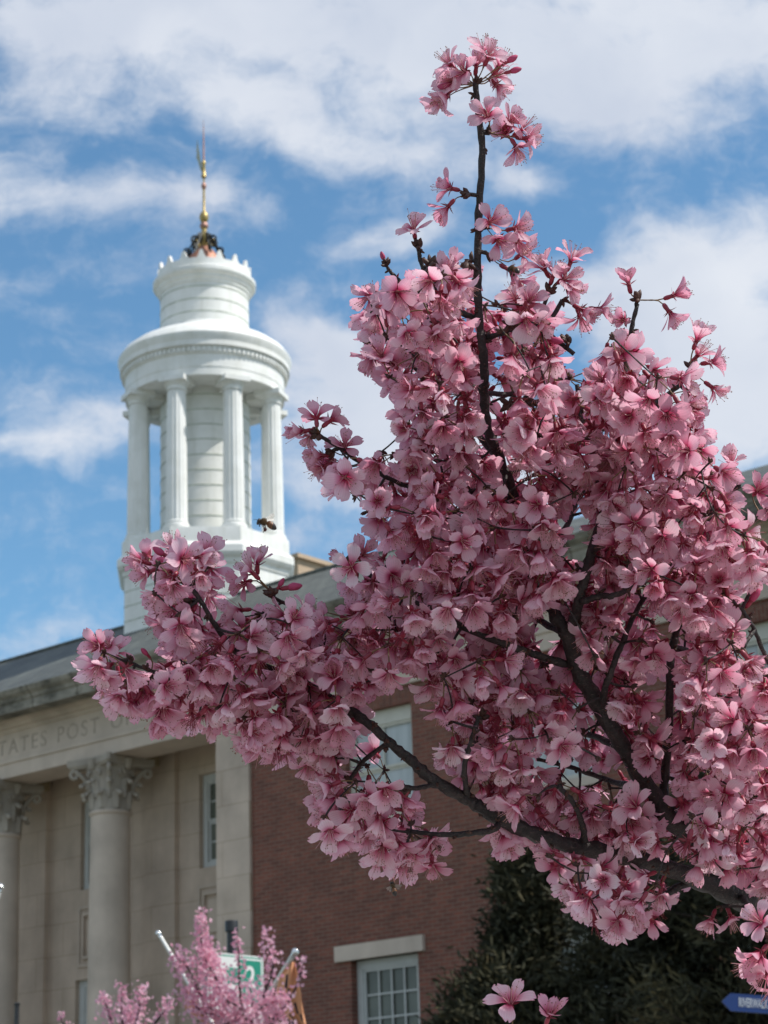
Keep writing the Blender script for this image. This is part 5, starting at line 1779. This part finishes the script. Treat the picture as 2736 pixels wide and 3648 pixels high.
# banner poles: white rods with a silver ball, fixed low on the post
CHROME = mat_simple('polished_silver', (0.75, 0.75, 0.74), 0.18, 0.9, 0.05, 5)
ROD = mat_simple('white_rod', (0.72, 0.72, 0.68), 0.35, 0.0, 0.04, 5)
ORANGE = mat_simple('orange_flag_cloth', (0.78, 0.36, 0.19), 0.85, 0.0, 0.12, 8)
NAVY = mat_simple('dark_flag_cloth', (0.045, 0.04, 0.05), 0.85, 0.0, 0.1, 8)


def banner_pole(label, tip, foot, r, flag=None):
    tip, foot = np.array(tip), np.array(foot)
    root = empty('flagpole', tuple(foot)); tagit(root, label, 'flagpole', 'flagpoles with silver balls')
    mb = MB(); mb.tube([(0, 0, 0), tuple((tip - foot) * 0.5), tuple(tip - foot)], r, 14); mb.build('rod', ROD, root)
    mb = MB(); d = unit(tip - foot); q = tip - foot
    pts = [q + d * z for z in (-0.004, 0.004, 0.012, 0.026, 0.040, 0.052, 0.056)]
    mb.tube([tuple(p) for p in pts], [r * 1.1, r * 1.1, r * 0.9, r * 1.45, r * 1.45, r * 0.8, 0.002], 16); mb.build('ball', CHROME, root)
    return root


def flag(label, poly, dep, amp, name='flag', spots=()):
    """cloth hanging as a folded sheet; outline rows (y, xl, xr) on the photo's grid"""
    rows = len(poly); nx = 10
    vs, fs = [], []
    P00 = Wp(poly[0][1], poly[0][0], dep)
    for i, (y, xl, xr) in enumerate(poly):
        for j in range(nx):
            s = j / (nx - 1)
            vs.append(tuple(Wp(xl + (xr - xl) * s, y, dep + amp * sin(s * 9 + i * 0.8) + 0.02 * i) - P00))
    for i in range(rows - 1):
        for j in range(nx - 1): fs.append((i * nx + j, i * nx + j + 1, (i + 1) * nx + j + 1, (i + 1) * nx + j))
    o = np_mesh(name, vs, fs, [ORANGE, NAVY], mi=[1 if (k // (nx - 1), k % (nx - 1)) in spots else 0 for k in range(len(fs))])
    so = o.modifiers.new('thick', 'SOLIDIFY'); so.thickness = 0.002
    o.location = tuple(P00)
    tagit(o, label, 'flag')
    return o


foot = Wp(500, 2258, PDEP - 0.03)
banner_pole('slim silver tipped flagpole leaning left above the pink street tree', Wp(347, 2024, PDEP + 0.4), foot + np.array([-0.04, 0, 0]), 0.013)
banner_pole('thick silver tipped flagpole leaning right across the street sign', Wp(634, 2062, PDEP - 0.75), foot + np.array([0.04, 0, 0]), 0.0165)
flag('pale orange flag with dark marks hanging from the right-leaning flagpole', [(2078, 626, 636), (2105, 606, 643), (2135, 598, 648), (2165, 598, 652), (2190, 612, 656), (2205, 628, 659), (2230, 640, 664)], PDEP - 0.70, 0.03, spots={(1, 3), (2, 4), (2, 1), (3, 6), (4, 7), (4, 2), (5, 0), (5, 1)})
flag('deep orange flag folded under the pink blossom left of the sign', [(2145, 405, 420), (2165, 397, 424), (2180, 400, 440), (2195, 420, 458), (2210, 440, 466), (2230, 450, 470)], PDEP + 0.3, 0.03, spots={(1, 6), (1, 7), (2, 6), (2, 5), (3, 6), (0, 7), (2, 7), (3, 7)})
# far left: globe tip at the frame edge and a thin dark post
lf = Wp(-30, 2080, 15.5)
banner_pole('silver tipped flagpole cut off by the left edge of the picture', Wp(-2, 1925, 15.5), Wp(-60, 2150, 15.4), 0.016)
pt_ = Wp(37, 2168, 24.0)
dp = empty('street_post', (float(pt_[0]), float(pt_[1]), 0)); tagit(dp, 'thin dark post top at the bottom left corner by the left stone column', 'post')
h2 = float(pt_[2])
mb = MB(); mb.lathe([(0.07, 0), (0.034, 0.2), (0.026, h2)], 14, capt=True); mb.build('pole', BLACKPAINT, dp)
mb = MB(); mb.lathe([(0.027, h2 - 0.03), (0.032, h2 - 0.02), (0.032, h2 + 0.004), (0.01, h2 + 0.012)], 14, capt=True); mb.build('cap', BLACKPAINT, dp)

# blue pointed direction sign
BS = Wp(1627, 2168, 13.0)
bs = empty('direction_sign', tuple(BS), radians(12)); bs.rotation_euler = (0, radians(4.5), radians(12)); tagit(bs, 'blue arrow shaped direction sign pointing left in the dark corner', 'sign')
BLUE = mat_simple('sign_blue', (0.004, 0.030, 0.15), 0.4, var=0.08)
WHITE_L = mat_simple('sign_letter_grey', (0.45, 0.48, 0.54), 0.5, var=0.05)
mb = MB()
hw, hh = 0.195, 0.052
pl = [(-hw - 0.0, 0.0), (-hw + 0.055, -hh), (hw + 0.1, -hh), (hw + 0.1, hh), (-hw + 0.055, hh)]
n = len(pl)
mb.add([(x, 0, z) for x, z in pl] + [(x, 0.012, z) for x, z in pl], [tuple(range(n)), tuple(range(n, 2 * n))[::-1]] + [(i, n + i, n + (i + 1) % n, (i + 1) % n) for i in range(n)])
mb.build('sign_panel', BLUE, bs, smooth=0)
text('RIVERWALK', 0.074, (0.0, -0.002, 0.0), WHITE_L, bs, sx=0.46)
mb = MB(); mb.lathe([(0.03, -float(BS[2])), (0.03, 0.25)], 14, (0.30, 0.04), capt=True); mb.build('post', BLACKPAINT, bs)

# ------------------------------------------------------------------ evergreens by the wall
def mat_needles(name, a, b_, c):
    m, t, bs_, _ = new_mat(name)
    r = attr(t, 'rnd')
    t.links.new(ramp(t, r, [(0.0, a), (0.6, b_), (1.0, c)]), bs_.inputs['Base Color'])
    bs_.inputs['Roughness'].default_value = 0.75
    bs_.inputs['Specular IOR Level'].default_value = 0.25
    return m


NEEDLE = mat_needles('evergreen_needles', (0.022, 0.024, 0.014), (0.046, 0.046, 0.024), (0.12, 0.10, 0.05))
EBARK = mat_simple('evergreen_bark', (0.06, 0.045, 0.035), 0.9, var=0.3, scale=8)


def evergreen(label, u_, v_, height, rad, seed, zlow=0.5, power=0.8, n_br=150, per=70):
    rg = np.random.default_rng(seed)
    P = P0 + bu * u_ + bv * v_
    root = empty('evergreen_tree', (float(P[0]), float(P[1]), 0)); tagit(root, label, 'tree', 'dark evergreens beside the brick wing')
    mb = MB(); mb.tube([(0, 0, 0), (0.05, 0, height * 0.5), (0, 0.04, height * 0.96)], [0.22, 0.13, 0.02], 12); mb.build('trunk', EBARK, root)
    bm_ = MB(); V_, F_, R_ = [], [], []
    nv = 0
    for b in range(n_br):
        t = rg.random() ** 0.8
        z = zlow + (height - zlow) * t
        a = rg.uniform(0, 2 * pi)
        ln = rad * (1 - t) ** power * rg.uniform(0.65, 1.12) + 0.15
        dz = rg.uniform(-0.05, 0.35)
        tip = np.array([cos(a) * ln, sin(a) * ln, z + dz * ln])
        b0 = np.array([0, 0, z - 0.1])
        if b % 2 == 0: bm_.tube([tuple(b0), tuple((b0 + tip) / 2 + [0, 0, -0.05]), tuple(tip)], [0.035, 0.02, 0.005], 5)
        shade = rg.uniform(0, 0.6)
        ncl = per
        s_ = rg.random(ncl) ** 0.55
        c = b0 + (tip - b0) * s_[:, None] + rg.normal(size=(ncl, 3)) * (0.10 + 0.16 * (1 - s_[:, None])) * np.array([1, 1, 0.75]) * (0.7 + rad * 0.18)
        d = unit(tip - b0)[None] * 0.7 + rg.normal(size=(ncl, 3)) * 0.6 + np.array([0, 0, 0.15])
        d /= np.linalg.norm(d, axis=1)[:, None]
        q = np.cross(d, rg.normal(size=(ncl, 3))); q /= np.linalg.norm(q, axis=1)[:, None]
        l_ = rg.uniform(0.07, 0.17, ncl)[:, None]; w_ = rg.uniform(0.010, 0.022, ncl)[:, None]
        V_.append(np.stack([c - q * w_ * 0.4, c + q * w_ * 0.4, c + d * l_ * 0.6 + q * w_, c + d * l_, c + d * l_ * 0.6 - q * w_], 1).reshape(-1, 3))
        for k in range(ncl): F_.append(tuple(nv + k * 5 + i for i in range(5)))
        R_.append(np.repeat(np.clip(shade + rg.normal(size=ncl) * 0.12 + 0.25 * (s_ > 0.85), 0, 1), 5)); nv += ncl * 5
    bm_.build('branches', EBARK, root)
    np_mesh('crown', np.concatenate(V_), F_, NEEDLE, attrs={'rnd': np.concatenate(R_)}, parent=root, smooth=False)
    return root

evergreen('small dark evergreen spire with brownish tips in front of the brick wall', 9.15, -4.4, 6.15, 0.95, 3, 1.0, 0.8, 130, 190)
evergreen('low bushy evergreen at the bottom beside the lower brick window', 9.15, -4.9, 4.7, 1.35, 8, 1.0, 0.45, 150, 200)
evergreen('broad dark evergreen below the hanging blossoms', 11.1, -4.4, 5.95, 1.9, 9, 1.0, 0.5, 220, 210)
evergreen('dark evergreen behind the lower right blossom branches', 13.0, -5.0, 7.0, 2.3, 5, 1.0, 0.5, 220, 210)
evergreen('tallest dark evergreen at the right edge below the roof line', 14.9, -4.6, 9.75, 2.4, 6, 1.0, 0.55, 220, 210)
